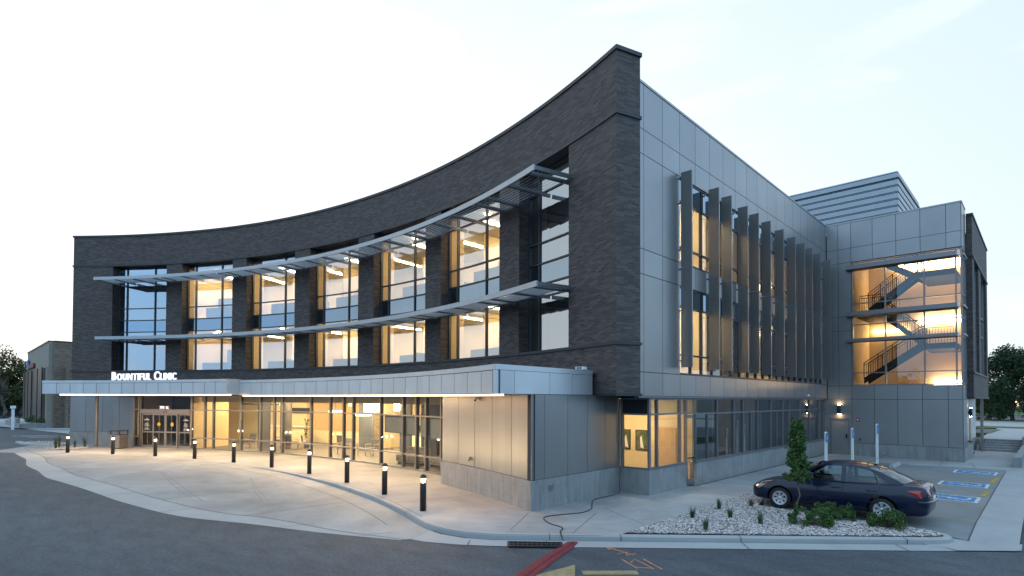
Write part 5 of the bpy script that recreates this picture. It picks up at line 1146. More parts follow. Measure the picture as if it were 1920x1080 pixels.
# ------------------------------------------------------------------ plants
t = thing('potted_plant', 'tall dark leafy potted plant inside the lobby beside the grey column', 'plant', pol(R + 1.6, 106.9)); rnd = random.Random(77)
mb = MB(); mb.lathe([(0, 0), (.16, 0), (.2, .38), (.17, .38), (0, .34)], 'trim', n=16); mb.build('pot', t)
mb = MB(); V = []; F = []
for k in range(70):
    a = rnd.uniform(0, 2 * pi); z = rnd.uniform(.5, 1.7); l = rnd.uniform(.25, .5); dz = rnd.uniform(-.1, .35); w_ = .035; i = len(V); px_, py_ = -sin(a) * w_, cos(a) * w_
    V += [(0, 0, z), (cos(a) * l * .5 + px_, sin(a) * l * .5 + py_, z + dz * .8), (cos(a) * l, sin(a) * l, z + dz * .6), (cos(a) * l * .5 - px_, sin(a) * l * .5 - py_, z + dz * .8)]; F.append((i, i + 1, i + 2, i + 3))
mb.shared(V, F, 'leaf', False); mb.tube([(0, 0, .3), (.02, 0, 1.7)], .018, 'bark', 6); mb.build('foliage', t)
def leaf_cloud(mb, fn, n, size, m, rnd, flat=0.0):
    """n separate small leaves; fn(rnd) gives a point and an outward direction"""
    V = []; F = []
    for i in range(n):
        p, o = fn(rnd)
        a = Vector((rnd.gauss(0, 1), rnd.gauss(0, 1), rnd.gauss(0, 1) * (1 - flat))) + Vector(o) * 1.2
        if a.length < 1e-4: a = Vector((1, 0, 0))
        a.normalize(); b = a.cross(Vector((rnd.gauss(0, 1), rnd.gauss(0, 1), rnd.gauss(0, 1)))); b.normalize()
        s = size * rnd.uniform(0.6, 1.35); p = Vector(p); c = a.cross(b) * s * 0.12
        k = len(V); V += [tuple(p - a * s * .5), tuple(p + b * s * .28 + c), tuple(p + a * s * .5), tuple(p - b * s * .28 + c)]
        F.append((k, k + 1, k + 2, k + 3))
    mb.shared(V, F, m, False)
def clumps(rnd, n, env):
    C = []
    while len(C) < n:
        q = env(rnd)
        if q: C.append(q)
    return C
def clump_fn(C, outv):
    def fn(rnd):
        c, rr = rnd.choice(C); v = Vector((rnd.gauss(0, 1), rnd.gauss(0, 1), rnd.gauss(0, 1))); v.normalize(); v *= rr * rnd.random() ** 0.4
        return Vector(c) + v, (v.normalized() * .6 + Vector((0, 0, outv)))
    return fn
def limb(mb, p0, p1, r0_, r1_, rnd, n=5):
    P = []; rr = []
    for k in range(n + 1):
        f = k / n; q = Vector(p0).lerp(Vector(p1), f) + Vector((rnd.gauss(0, 1), rnd.gauss(0, 1), 0)) * (0.03 * (Vector(p1) - Vector(p0)).length if 0 < k < n else 0); P.append(q); rr.append(r0_ + (r1_ - r0_) * f)
    mb.tube(P, rr, 'bark', 7)
def broad_tree(loc, h, w, seed, label, leaf='leaf_far', n=5000, lsz=0.35, trunk_h=0.25, group=None, name='broadleaf_tree', lean=0.0, nc=34):
    rnd = random.Random(seed); t = thing(name, label, 'tree', loc, 0, group)
    mb = MB(); limb(mb, (0, 0, 0), (lean, 0, h * .55), h * .028, h * .014, rnd); C = []
    for k in range(nc):
        a = rnd.uniform(0, 2 * pi); f = rnd.uniform(0.0, 1.0); z = h * (trunk_h + (0.95 - trunk_h) * f)
        prof = (sin(pi * min(1, 0.22 + f * 0.76))) ** 0.7; rr = w / 2 * prof * rnd.uniform(.35, 1.0)
        c = (lean * f + rr * cos(a), rr * sin(a), z); C.append((c, w * rnd.uniform(.09, .17)))
        if k < 12: limb(mb, (lean * .5, 0, h * (trunk_h * .7 + .25 * f)), c, h * .012, h * .003, rnd, 4)
    mb.build('trunk', t); mb = MB(); leaf_cloud(mb, clump_fn(C, .1), n, lsz, leaf, rnd, .3); mb.build('crown', t); return t
# young tree in the gravel
rnd = random.Random(3); t = thing('young_tree', 'slender young street tree with dense upright crown growing in the gravel', 'tree', (-5.06, 16.8, 0))
mb = MB(); limb(mb, (0, 0, -.02), (.02, .01, 1.0), .028, .022, rnd); limb(mb, (.02, .01, 1.0), (.01, 0, 2.55), .022, .006, rnd); C = []
for k in range(120):
    z = rnd.uniform(.95, 2.66); f = (z - .95) / 1.67; mx = .05 + .36 * max(0, 1 - f) ** .75 * min(1, .55 + f * 3)
    a = rnd.uniform(0, 2 * pi); rr = mx * rnd.uniform(.2, 1.0); c = (rr * cos(a) + .02, rr * sin(a), z); C.append((c, rnd.uniform(.08, .14)))
    if k < 26: limb(mb, (.015, 0, max(.85, z - .25)), c, .008, .002, rnd, 3)
mb.build('trunk', t); mb = MB(); leaf_cloud(mb, clump_fn(C, .25), 6500, .075, 'leaf', rnd); mb.build('crown', t)
def shrub(loc, w, h, seed, label, n=1300):
    rnd = random.Random(seed); t = thing('shrub', label, 'shrub', loc, 0, 'low green shrubs in the gravel'); C = []; mb = MB()
    for k in range(34):
        a = rnd.uniform(0, 2 * pi); rr = w / 2 * rnd.random() ** .6; z = h * rnd.uniform(.25, .95) * (1 - .35 * (rr / (w / 2)) ** 2); c = (rr * cos(a), rr * sin(a) * .8, z); C.append((c, h * rnd.uniform(.14, .24))); mb.tube([(0, 0, 0), (c[0] * .5, c[1] * .5, z * .6), c], [.012, .008, .003], 'bark', 5)
    mb.build('stems', t); mb = MB(); leaf_cloud(mb, clump_fn(C, .3), n * 2, .055, 'leaf_shrub', rnd); mb.build('foliage', t)
shrub((-4.45, 15.75, 0), 1.0, .46, 11, 'spreading green shrub at the foot of the young tree', 1500)
shrub((-4.2, 17.0, 0), .95, .5, 12, 'green shrub beside the sedan door sill, right of the young tree', 1300); shrub((-2.95, 16.75, 0), .85, .52, 13, 'green shrub hiding the bottom of the sedan rear wheel', 1500)
def grass_tuft(loc, h, seed, label, n=70, group='young grass tufts in the gravel'):
    rnd = random.Random(seed); mb = MB(); V = []; F = []
    for k in range(n):
        a = rnd.uniform(0, 2 * pi); l = h * rnd.uniform(.5, 1.05); sp = rnd.uniform(.05, .4) * l; b = rnd.uniform(0, .05); w_ = rnd.uniform(.004, .009)
        x0, y0 = b * cos(a), b * sin(a); pr = Vector((-sin(a), cos(a), 0)) * w_
        p = [Vector((x0, y0, 0)), Vector((x0 + sp * .35 * cos(a), y0 + sp * .35 * sin(a), l * .6)), Vector((x0 + sp * cos(a), y0 + sp * sin(a), l))]
        i = len(V); V += [tuple(p[0] - pr), tuple(p[0] + pr), tuple(p[1] + pr), tuple(p[1] - pr), tuple(p[2])]; F += [(i, i + 1, i + 2, i + 3), (i + 3, i + 2, i + 4)]
    mb.shared(V, F, 'blade', False); o = mb.build('grass_tuft', label=label, cat='grass', group=group); o.location = loc
for k, (x, y, h, lb) in enumerate(((-6.96, 14.34, .36, 'grass tuft nearest the pavement edge, midway up the gravel'), (-6.08, 13.26, .38, 'grass tuft closest to the front kerb on the left of the bed'), (-6.97, 16.06, .36, 'grass tuft at the left edge of the gravel, second from the far tip'), (-6.28, 15.2, .36, 'grass tuft in the middle of the gravel bed'), (-6.48, 17.22, .28, 'small grass tuft in front of the sedan front wheel'), (-5.38, 14.92, .42, 'pale grass tuft left of the spreading shrub'), (-5.15, 17.0, .4, 'yellowish grass tuft right behind the young tree trunk'))):
    grass_tuft((x, y, 0), h, 20 + k, lb)
# gravel bed and its stones
bed = [(-7.36, 11.75), (-7.42, 20.0), (-7.2, 20.0), (-6.62, 18.7), (-6.42, 17.5), (-4.15, 17.28), (-2.2, 17.2), (-1.9, 16.95), (-1.88, 16.68), (-3.2, 15.42)]
mb = MB(); mb.poly(bed, 0.006, 'gravel'); mb.build('planting_bed', kind='structure')
def inside(x, y, P):
    c = False; j = len(P) - 1
    for i in range(len(P)):
        if (P[i][1] > y) != (P[j][1] > y) and x < (P[j][0] - P[i][0]) * (y - P[i][1]) / (P[j][1] - P[i][1]) + P[i][0]: c = not c
        j = i
    return c
def stones(P, n, smin, smax, seed, label):
    rnd = random.Random(seed); V = []; F = []; x0, x1 = min(p[0] for p in P), max(p[0] for p in P); y0, y1 = min(p[1] for p in P), max(p[1] for p in P); k = 0
    while k < n:
        x, y = rnd.uniform(x0, x1), rnd.uniform(y0, y1)
        if not inside(x, y, P): continue
        s = rnd.uniform(smin, smax); a = rnd.uniform(0, 6.28); ca, sa = cos(a), sin(a); i = len(V); z = rnd.uniform(.004, .03)
        for (px, py, pz) in ((1, 0, 0), (0, .75, 0.1), (-1, 0, 0), (0, -.75, -.1), (.15, .1, .55), (-.1, 0, -.5)):
            px *= s * rnd.uniform(.8, 1.2); py *= s * rnd.uniform(.8, 1.2); pz *= s; V.append((x + px * ca - py * sa, y + px * sa + py * ca, z + pz + s * .25))
        F += [(i, i + 1, i + 4), (i + 1, i + 2, i + 4), (i + 2, i + 3, i + 4), (i + 3, i, i + 4), (i + 1, i, i + 5), (i + 2, i + 1, i + 5), (i + 3, i + 2, i + 5), (i, i + 3, i + 5)]; k += 1
    mb = MB(); mb.shared(V, F, 'stones', False); mb.build('gravel', label=label, cat='gravel', kind='stuff')
stones(bed, 16000, .018, .042, 5, 'pale crushed stone filling the planting bed beside the sedan')
isl = [pol(R - 4.4, 127.4)[:2], pol(R - 3.6, 125.6)[:2], pol(R - 2.6, 126.6)[:2], pol(R - 2.6, 129.5)[:2], pol(R - 3.8, 129.8)[:2]]
stones(isl, 1500, .03, .06, 6, 'brown stones of the small planting patch left of the bollards')
for k, (t_, dr_2, h, lb) in enumerate(((129.0, -3.2, .9, 'tall thin grass clump at the left end of the stone patch'), (128.3, -3.9, .95, 'tall thin grass clump in the middle of the stone patch'), (127.3, -3.2, .6, 'short grass clump in the stone patch'), (126.5, -3.0, .85, 'tall thin grass clump nearest the last bollard'))):
    grass_tuft(pol(R + dr_2, t_), h, 40 + k, lb, 60, 'grass clumps in the far stone patch')

# ------------------------------------------------------------------ parked sedan
M['car'] = plain('navy_car_paint', (0.0018, 0.0062, 0.027), 0.30, 0.0, 0.02, 2, coat=0.55, spec=0.3)
M['car_glass'] = glass('car_glass', (0.66, 0.74, 0.72), 0.02)
M['tail'] = plain('red_lens', (0.32, 0.008, 0.012), 0.12, 0, 0.1, coat=1.0)
M['headl'] = plain('clear_lens', (0.55, 0.52, 0.50), 0.1, 0.5, 0.15, coat=1.0)
M['amber'] = plain('amber_lens', (0.5, 0.16, 0.05), 0.2, 0, 0.05, coat=1.0)
M['rim'] = plain('silver_wheel_trim', (0.52, 0.53, 0.55), 0.35, 0.6, 0.05)
M['interior'] = plain('beige_car_seat', (0.26, 0.24, 0.21), 0.8, 0, 0.08)
M['chrome'] = plain('chrome', (0.6, 0.6, 0.62), 0.12, 1.0, 0.02)
def lerp_tab(tab, x):
    if x <= tab[0][0]: return tab[0][1:]
    for a, b in zip(tab, tab[1:]):
        if x <= b[0]:
            t = (x - a[0]) / (b[0] - a[0]); t = t * t * (3 - 2 * t) * .35 + t * .65
            return tuple(p + (q - p) * t for p, q in zip(a[1:], b[1:]))
    return tab[-1][1:]
def mesh_obj(mb, nm): o = bpy.data.objects.new(nm, mb.mesh(nm)); COL.objects.link(o); return o
def make_car(loc, rz):
    root = thing('parked_car', 'dark navy four door sedan parked nose-in beside the gravel bed', 'car', loc, rz)
    # x: z bottom, z top (bonnet / belt / boot), half width body, half width at top edge
    S = [(-2.26, .42, .62, .50, .46), (-2.235, .30, .80, .66, .58), (-2.17, .24, .97, .755, .66), (-2.05, .21, 1.005, .80, .69), (-1.75, .19, 1.015, .835, .715), (-1.3, .19, .985, .85, .74), (-.6, .19, .95, .85, .75), (.3, .19, .925, .85, .755),
         (.95, .19, .905, .845, .74), (1.4, .20, .86, .84, .70), (1.8, .21, .78, .815, .63), (2.05, .22, .70, .76, .55), (2.19, .24, .62, .66, .48), (2.255, .30, .55, .50, .40), (2.27, .40, .50, .42, .36)]
    xs = [-2.26 + 4.53 * k / 60 for k in range(61)]; xs = sorted(set([round(x, 3) for x in xs] + [-2.25, -2.22, 2.24, 2.262]))
    def sect(x):
        zb, zt, w, wt = lerp_tab(S, x); zm = zb + (zt - zb) * .42
        prof = [(0, zb), (w * .80, zb), (w * .93, zb + .03), (w * .985, zb + .10), (w, zm - .05), (w * 1.002, zm + .08), (w * .992, zm + .17), (w * .975, zt - .12), (w * .955, zt - .06), (wt + (w - wt) * .55, zt - .015), (wt, zt + .004), (wt * .7, zt + .022), (wt * .35, zt + .032), (0, zt + .036)]
        return prof
    V = []; nP = 0
    for x in xs:
        p = sect(x); full = p + [(-a, b) for a, b in reversed(p[1:-1])]; nP = len(full)
        V += [(x, a, b) for a, b in full]
    F = []
    for i in range(len(xs) - 1):
        for k in range(nP): F.append((i * nP + k, i * nP + (k + 1) % nP, (i + 1) * nP + (k + 1) % nP, (i + 1) * nP + k))
    F.append(tuple(range(nP))[::-1]); F.append(tuple((len(xs) - 1) * nP + k for k in range(nP)))
    mb = MB(); mb.shared(V, F, 'car', True); body = mesh_obj(mb, 'body')
    bm = bmesh.new(); bm.from_mesh(body.data); bmesh.ops.recalc_face_normals(bm, faces=bm.faces); bm.to_mesh(body.data); bm.free()
    WX = (1.36, -1.24); cuts = []
    for x in WX:
        for s_ in (1, -1):
            mb = MB(); n = 40; y0, y1 = (.55, 1.0) if s_ > 0 else (-1.0, -.55)
            vv = [(x + .365 * cos(2 * pi * k / n), y, .315 + .365 * sin(2 * pi * k / n)) for y in (y0, y1) for k in range(n)]
            ff = [(k, (k + 1) % n, n + (k + 1) % n, n + k) for k in range(n)] + [tuple(range(n))[::-1], tuple(range(n, 2 * n))]
            mb.shared(vv, ff, 'rubber', True); c = mesh_obj(mb, 'cut'); b_ = bmesh.new(); b_.from_mesh(c.data); bmesh.ops.recalc_face_normals(b_, faces=b_.faces); b_.to_mesh(c.data); b_.free()
            md = body.modifiers.new('cut', 'BOOLEAN'); md.operation = 'DIFFERENCE'; md.solver = 'EXACT'; md.object = c; md.material_mode = 'TRANSFER'; cuts.append(c)
    bpy.context.view_layer.update(); dg = bpy.context.evaluated_depsgraph_get(); me = bpy.data.meshes.new_from_object(body.evaluated_get(dg))
    body.modifiers.clear(); body.data = me; body.parent = root
    for c in cuts: bpy.data.objects.remove(c)
    me.polygons.foreach_set('use_smooth', [True] * len(me.polygons)); me.set_sharp_from_angle(angle=rad(38))
    # upper cabin: points on the side surface by (x, z)
    def sd(x, z, s_, o=0.0):
        f = max(0.0, (z - .92) / .5); y = .765 - .15 * f ** 1.25 + o - max(0, abs(x + .2) - .9) * .05; return (x, s_ * y, z)
    roofz = [(-1.72, 1.03), (-1.45, 1.17), (-1.15, 1.31), (-.9, 1.385), (-.6, 1.425), (-.2, 1.44), (.1, 1.425), (.35, 1.36), (.65, 1.2), (.95, 1.01), (1.08, .92)]
    rz_ = lambda x: lerp_tab(roofz, x)[0]
    beltz = lambda x: .985 - .035 * (x + 1.7) / 2.6
    def side_poly(mb, pts, s_, m, o=0.0):
        P = [Vector((p[0], p[1], 0)) for p in pts]
        for tri in tessellate_polygon([P]):
            q = [sd(pts[i][0], pts[i][1], s_, o) for i in tri]; a = Vector(q[1]) - Vector(q[0]); b = Vector(q[2]) - Vector(q[0])
            if a.cross(b).y * s_ < 0: q = q[::-1]
            mb.face(q, m, smooth=True)
    top = lambda a, b, n=8: [(a + (b - a) * k / n, rz_(a + (b - a) * k / n)) for k in range(n + 1)]
    inn = lambda a, b, dz, n=8: [(a + (b - a) * k / n, rz_(a + (b - a) * k / n) - dz) for k in range(n + 1)]
    mb = MB(); gl = []
    for s_ in (1, -1):
        side_poly(mb, top(-1.72, 1.05, 16) + inn(-.95, .30, .055, 10)[::-1][0:0] + [(1.05, beltz(1.05)), (.86, beltz(.86))] + [(.34, rz_(.34) - .05)] + inn(.30, -.92, .055, 8) + [(-1.42, beltz(-1.42)), (-1.72, beltz(-1.72) - .02)], s_, 'car')
        side_poly(mb, [(-.26, beltz(-.26)), (-.36, beltz(-.36)), (-.36, rz_(-.36) - .05), (-.26, rz_(-.26) - .05)], s_, 'car', .001)
        side_poly(mb, [(-1.12, beltz(-1.12)), (-1.15, beltz(-1.15)), (-1.05, rz_(-1.05) - .05), (-1.02, rz_(-1.02) - .05)], s_, 'black', .002)
        # belt strip
        for a, b in ((-1.42, .86),): side_poly(mb, [(a, beltz(a) - .03), (b, beltz(b) - .03), (b, beltz(b) + .012), (a, beltz(a) + .012)], s_, 'black', .003)
        # shoulder between belt and body edge
        n = 26; 
        for k in range(n):
            xa, xb = -1.74 + 2.8 * k / n, -1.74 + 2.8 * (k + 1) / n; wa, wb = lerp_tab(S, xa), lerp_tab(S, xb)
            q = [(xa, s_ * (wa[3] + .0), wa[1] - .004), (xb, s_ * (wb[3] + .0), wb[1] - .004), sd(xb, beltz(xb) - .015, s_, .001), sd(xa, beltz(xa) - .015, s_, .001)]
            mb.face(q if s_ < 0 else q[::-1], 'car', smooth=True)
    # roof skin
    n = 14; xr = [-.93 + 1.27 * k / n for k in range(n + 1)]; rows = []
    for x in xr:
        e_ = sd(x, rz_(x), 1); rows.append([(x, e_[1] * f, rz_(x) + .055 * (1 - f * f)) for f in [-1 + k / 5 for k in range(11)]])
    VV = [p for rw in rows for p in rw]; FF = [(i * 11 + k, (i + 1) * 11 + k, (i + 1) * 11 + k + 1, i * 11 + k + 1) for i in range(n) for k in range(10)]
    mb.shared(VV, FF, 'car', True)
    ub = mb.build('roof', root)
    def screen(xa, xb, nm):
        mbx = MB(); rows = []; n = 8
        for k in range(n + 1):
            x = xa + (xb - xa) * k / n; e_ = sd(x, rz_(x), 1, -.012); rows.append([(x + .10 * (1 - f * f) * (1 if xb > xa else -1) * .9, e_[1] * f, rz_(x) + .02 * (1 - f * f) + (.035 * (1 - f * f)) * (1 - k / n)) for f in [-1 + q / 5 for q in range(11)]])
        VV = [p for rw in rows for p in rw]; FF = [(i * 11 + k, (i + 1) * 11 + k, (i + 1) * 11 + k + 1, i * 11 + k + 1) for i in range(n) for k in range(10)]
        if xb < xa: FF = [f[::-1] for f in FF]
        mbx.shared(VV, FF, 'car_glass', True); return mbx.build(nm, root)
    screen(.34, 1.02, 'windscreen'); screen(-.93, -1.72, 'rear_window')
    for s_ in (1, -1):
        for pts in ([(.86, beltz(.86)), (.34, rz_(.34) - .05)] + inn(.30, -.26, .055, 5) + [(-.26, beltz(-.26))], [(-.36, beltz(-.36))] + inn(-.36, -.90, .055, 5) + [(-1.42, beltz(-1.42))]):
            mb = MB(); side_poly(mb, pts, s_, 'car_glass', -.008); mb.build('side_window', root)
    # doors: shut lines, handles, rub strips
    def bodyw(x, z):
        p = sect(x); 
        for (a, za), (b, zb_) in zip(p[1:], p[2:]):
            if za <= z <= zb_ and zb_ > za: return a + (b - a) * (z - za) / (zb_ - za)
        return p[4][0]
    for s_ in (1, -1):
        for nm, xa, xb in (('front_door', .80, -.31), ('rear_door', -.31, -1.22)):
            mb = MB()
            for pts in ([(xa, .90), (xa + (.06 if nm[0] == 'f' else 0), .60), (xa, .26)], [(xb, .92), (xb + (.0 if nm[0] == 'f' else .08), .74), (xb + (0 if nm[0] == 'f' else .28), .30)]):
                for (x0, z0), (x1, z1) in zip(pts, pts[1:]):
                    for k in range(6):
                        f0, f1 = k / 6, (k + 1) / 6; a = (x0 + (x1 - x0) * f0, z0 + (z1 - z0) * f0); b = (x0 + (x1 - x0) * f1, z0 + (z1 - z0) * f1)
                        q = [(a[0] - .006, s_ * (bodyw(*a) + .0015), a[1]), (a[0] + .006, s_ * (bodyw(*a) + .0015), a[1]), (b[0] + .006, s_ * (bodyw(*b) + .0015), b[1]), (b[0] - .006, s_ * (bodyw(*b) + .0015), b[1])]
                        mb.face(q if s_ > 0 else q[::-1], 'rubber')
            zs_ = .27 if nm[0] == 'f' else .30; xe_ = xb + (0 if nm[0] == 'f' else .28)
            for k in range(6):
                a, b = xe_ + (xa - xe_) * k / 6, xe_ + (xa - xe_) * (k + 1) / 6; q = [(a, s_ * (bodyw(a, .29) + .0015), .288), (b, s_ * (bodyw(b, .29) + .0015), .288), (b, s_ * (bodyw(b, .30) + .0015), .302), (a, s_ * (bodyw(a, .30) + .0015), .302)]
                mb.face(q if s_ < 0 else q[::-1], 'rubber')
            for k in range(8):
                a, b = xa - .05 + (xb - xa + .1) * k / 8, xa - .05 + (xb - xa + .1) * (k + 1) / 8
                wa, wb = bodyw(a, .49), bodyw(b, .49); mb.hexa([(b, s_ * wb - .004, .47), (a, s_ * wa - .004, .47), (a, s_ * wa + .012 * s_, .47), (b, s_ * wb + .012 * s_, .47)] if s_ > 0 else [(b, s_ * wb + .012 * s_, .47), (a, s_ * wa + .012 * s_, .47), (a, s_ * wa + .004, .47), (b, s_ * wb + .004, .47)], [(b, s_ * wb - .004, .505), (a, s_ * wa - .004, .505), (a, s_ * wa + .012 * s_, .505), (b, s_ * wb + .012 * s_, .505)] if s_ > 0 else [(b, s_ * wb + .012 * s_, .505), (a, s_ * wa + .012 * s_, .505), (a, s_ * wa + .004, .505), (b, s_ * wb + .004, .505)], 'car')
            dr2 = mb.build('door', root)
            hx = xb + .16 + (.06 if nm[0] == 'r' else 0); mb = MB(); w_ = bodyw(hx, .78)
            mb.tube([(hx + .1, s_ * w_, .785), (hx + .07, s_ * (w_ + .025), .79), (hx - .07, s_ * (w_ + .025), .795), (hx - .1, s_ * w_, .79)], .016, 'black', 8); mb.build('handle', dr2)
        mb = MB(); mb.lathe([(0, -.08), (.05, -.07), (.075, 0), (.07, .07), (0, .08)], 'car', (.66, s_ * .90, .985), 14); mb.tube([(.72, s_ * .76, .95), (.67, s_ * .86, .965)], .022, 'black', 6); mb.build('wing_mirror', root)
        # lamps follow the body corner
        def patch(pts, m, nm, off=.006):
            mbp = MB(); cx_ = sum(p[0] for p in pts) / len(pts); cz_ = sum(p[1] for p in pts) / len(pts)
            ring = [(x, s_ * (bodyw(x, z) + off), z) for x, z in pts]; cen = (cx_, s_ * (bodyw(cx_, cz_) + off + .012), cz_)
            n = len(pts); fs = [(k, (k + 1) % n, n) for k in range(n)]
            if s_ > 0: fs = [f[::-1] for f in fs]
            mbp.shared(ring + [cen], fs, m, True); return mbp.build(nm, root)
        patch([(1.74, .72), (1.86, .745), (2.0, .715), (2.12, .655), (2.185, .585), (2.15, .545), (2.0, .56), (1.85, .61)], 'headl', 'headlight')
        patch([(1.86, .60), (2.0, .565), (2.1, .55), (1.98, .535)], 'amber', 'indicator', .02)
        patch([(-1.80, .875), (-2.0, .90), (-2.13, .905), (-2.19, .86), (-2.205, .74), (-2.10, .70), (-1.98, .74), (-1.88, .80)], 'tail', 'tail_light', .008)
    # tail: lamps wrap round, boot shut line, plate, bumper strip
    mb = MB()
    for s_ in (1, -1):
        q = [(-2.232, s_ * .64, .74), (-2.262, s_ * .44, .745), (-2.215, s_ * .44, .90), (-2.19, s_ * .66, .895)]; mb.face(q if s_ < 0 else q[::-1], 'tail')
    mb.build('tail_light', root)
    mb = MB(); mb.box(-2.285, -2.262, -.17, .17, .60, .72, 'white'); mb.build('number_plate', root)
    mb = MB(); mb.tube(smooth_path([(-2.08, .64, .985), (-2.15, .55, .985), (-2.185, .3, .99), (-2.19, 0, .992), (-2.185, -.3, .99), (-2.15, -.55, .985), (-2.08, -.64, .985)], 4), .012, 'chrome', 6); mb.build('boot_trim', root)
    mb = MB(); mb.tube(smooth_path([(-2.02, .83, .60), (-2.18, .74, .60), (-2.27, .5, .60), (-2.3, 0, .60), (-2.27, -.5, .60), (-2.18, -.74, .60), (-2.02, -.83, .60)], 5), .035, 'car', 8); mb.build('bumper', root)
    mb = MB(); mb.tube([(-.82, .28, 1.45), (-.84, .28, 1.50)], .016, 'black', 8); mb.tube([(-.84, .28, 1.50), (-1.32, .28, 1.78)], .004, 'black', 5); mb.build('aerial', root)
    # wheels
    wh = None
    for x in WX:
        for s_ in (1, -1):
            e_ = thing('wheel', None, None); e_.parent = root; e_.location = (x, s_ * .745, .305); e_.rotation_euler = (0, .3 * s_, 0 if s_ > 0 else pi)
            mb = MB(); mb.lathe([(.20, -.085), (.275, -.095), (.300, -.07), (.305, 0), (.300, .07), (.275, .095), (.20, .085)], 'rubber', n=40, axis='y'); mb.lathe([(.20, -.085), (.20, .085)], 'iron', n=30, axis='y'); mb.build('tyre', e_)
            mb = MB(); mb.lathe([(.155, .05), (.19, .086), (.205, .092), (.208, .080)], 'rim', n=40, axis='y'); mb.lathe([(0, .075), (.04, .078), (.055, .066), (.06, .04)], 'rim', n=24, axis='y')
            mb.lathe([(0, .0), (.2, .0)], 'rubber', n=24, axis='y')
            for k in range(7):
                a = 2 * pi * k / 7; ca, sa = cos(a), sin(a); px, pz = -sa, ca
                P = [(rr * ca + px * w_ * sg_, yy, rr * sa + pz * w_ * sg_) for rr, w_, yy in ((.045, .026, .066), (.19, .044, .082)) for sg_ in (-1, 1)]
                q = [P[0], P[1], P[3], P[2]]; q2 = [(p[0], p[1] - .03, p[2]) for p in q]
                mb.face(q[::-1], 'rim')
                for i in range(4): mb.face((q[i], q[(i + 1) % 4], q2[(i + 1) % 4], q2[i]), 'rim')
            mb.build('rim', e_)
    # seats and wheel inside
    for y in (.36, -.36):
        for x in (.12, -.85):
            mb = MB(); mb.hexa([(x - .28, y - .25, .55), (x - .14, y - .25, .55), (x - .14, y + .25, .55), (x - .28, y + .25, .55)], [(x - .40, y - .21, 1.10), (x - .30, y - .21, 1.10), (x - .30, y + .21, 1.10), (x - .40, y + .21, 1.10)], 'interior')
            mb.hexa([(x - .39, y - .12, 1.13), (x - .31, y - .12, 1.13), (x - .31, y + .12, 1.13), (x - .39, y + .12, 1.13)], [(x - .42, y - .10, 1.30), (x - .36, y - .10, 1.30), (x - .36, y + .10, 1.30), (x - .42, y + .10, 1.30)], 'interior'); mb.box(x - .35, x - .34, y - .04, y + .04, 1.09, 1.14, 'black'); mb.build('seat', root)
    mb = MB(); n = 20; c = Vector((.42, .36, .98)); mb.tube([tuple(c + Vector((.06 * sin(2 * pi * k / n) * 1.2, .18 * cos(2 * pi * k / n), .17 * sin(2 * pi * k / n)))) for k in range(n + 1)], .016, 'black', 6); mb.build('steering_wheel', root)
    mb = MB(); mb.box(.5, .95, -.68, .68, .86, .93, 'black'); mb.build('dashboard', root)
    return root
make_car((-4.47, 18.55, -0.006), pi)

# ------------------------------------------------------------------ surroundings
# neighbouring building far left
NB = thing('neighbour_building', 'low tan brick and concrete building beyond the left end of the clinic', 'building')
def at(px, py, dep):
    f = 1050.0; v = d + r * ((px - 960) / f) + u * ((747 - 1050 * math.tan(PITCH) - py) / f); return Vector((0, 0, H)) + v * dep
a0, a1, a2 = at(98, 743, 58), at(57, 743, 74), at(140, 743, 59.6)
mb = MB(); zt = 8.95
def wallseg(mb, p, q, f0, f1, z0, z1, m, w=.3, off=0): mb.obox((p.x + (q.x - p.x) * f0, p.y + (q.y - p.y) * f0), (p.x + (q.x - p.x) * f1, p.y + (q.y - p.y) * f1), w, z0, z1, m, off)
M['nb_conc'] = concrete('precast_panel', (0.30, 0.27, 0.225), 0.08, 0.05, 0.85, 0.6)
wallseg(mb, a0, a1, 0, 1, 6.35, zt, 'nb_conc', .35, .17)
for f0, f1 in ((0, .05), (.20, .24), (.40, .52), (.66, .70), (.84, .88), (.97, 1)): wallseg(mb, a0, a1, f0, f1, 0, 6.35, 'nb_conc', .6, .17)
mb.build('wall', NB)
mb = MB(); wallseg(mb, a0, a2, 0, .48, 0, zt, 'brick2', .4, -.2); wallseg(mb, a0, a2, .48, 3, 6.3, zt, 'brick2', .4, -.2); wallseg(mb, a0, a2, .48, 3, 0, 6.3, 'brick2', .4, -1.2); mb.obox(a0.lerp(a2, .48).to_2d().to_tuple(), (a0.lerp(a2, .48) + (a2 - a0).normalized().cross(Vector((0, 0, 1))) * -1.4).to_2d().to_tuple(), .2, 0, 6.3, 'brick2'); mb.obox(a0.lerp(a2, .46).to_2d().to_tuple(), a0.lerp(a2, .50).to_2d().to_tuple(), 1.4, 0, 6.3, 'brick2', -.75); mb.build('brick_wall', NB)
mb = MB(); wallseg(mb, a0, a1, 0, 1, zt, zt + .12, 'alu_dark', .5, .17); wallseg(mb, a0, a2, 0, 3, zt, zt + .12, 'alu_dark', .5, -.2); mb.build('coping', NB)
for f0, f1 in ((.05, .20), (.24, .40), (.52, .66), (.70, .84), (.88, .97)):
    mb = MB(); wallseg(mb, a0, a1, f0, f1, .4, 6.35, 'louvre_dark', .1, .75); w = mb.build('window', NB)
b_ = a1.lerp(a0, .12); c_ = a1.lerp(a0, .42); dv = (a0 - a1).normalized(); nv = Vector((dv.y, -dv.x, 0))
if nv.dot(-a0) < 0: nv = -nv
t = thing('shop_sign', 'blurred red and blue sign high on the neighbouring building', 'sign'); P = a1.lerp(a0, .17) + nv * .5; Q = a1.lerp(a0, .44) + nv * .5
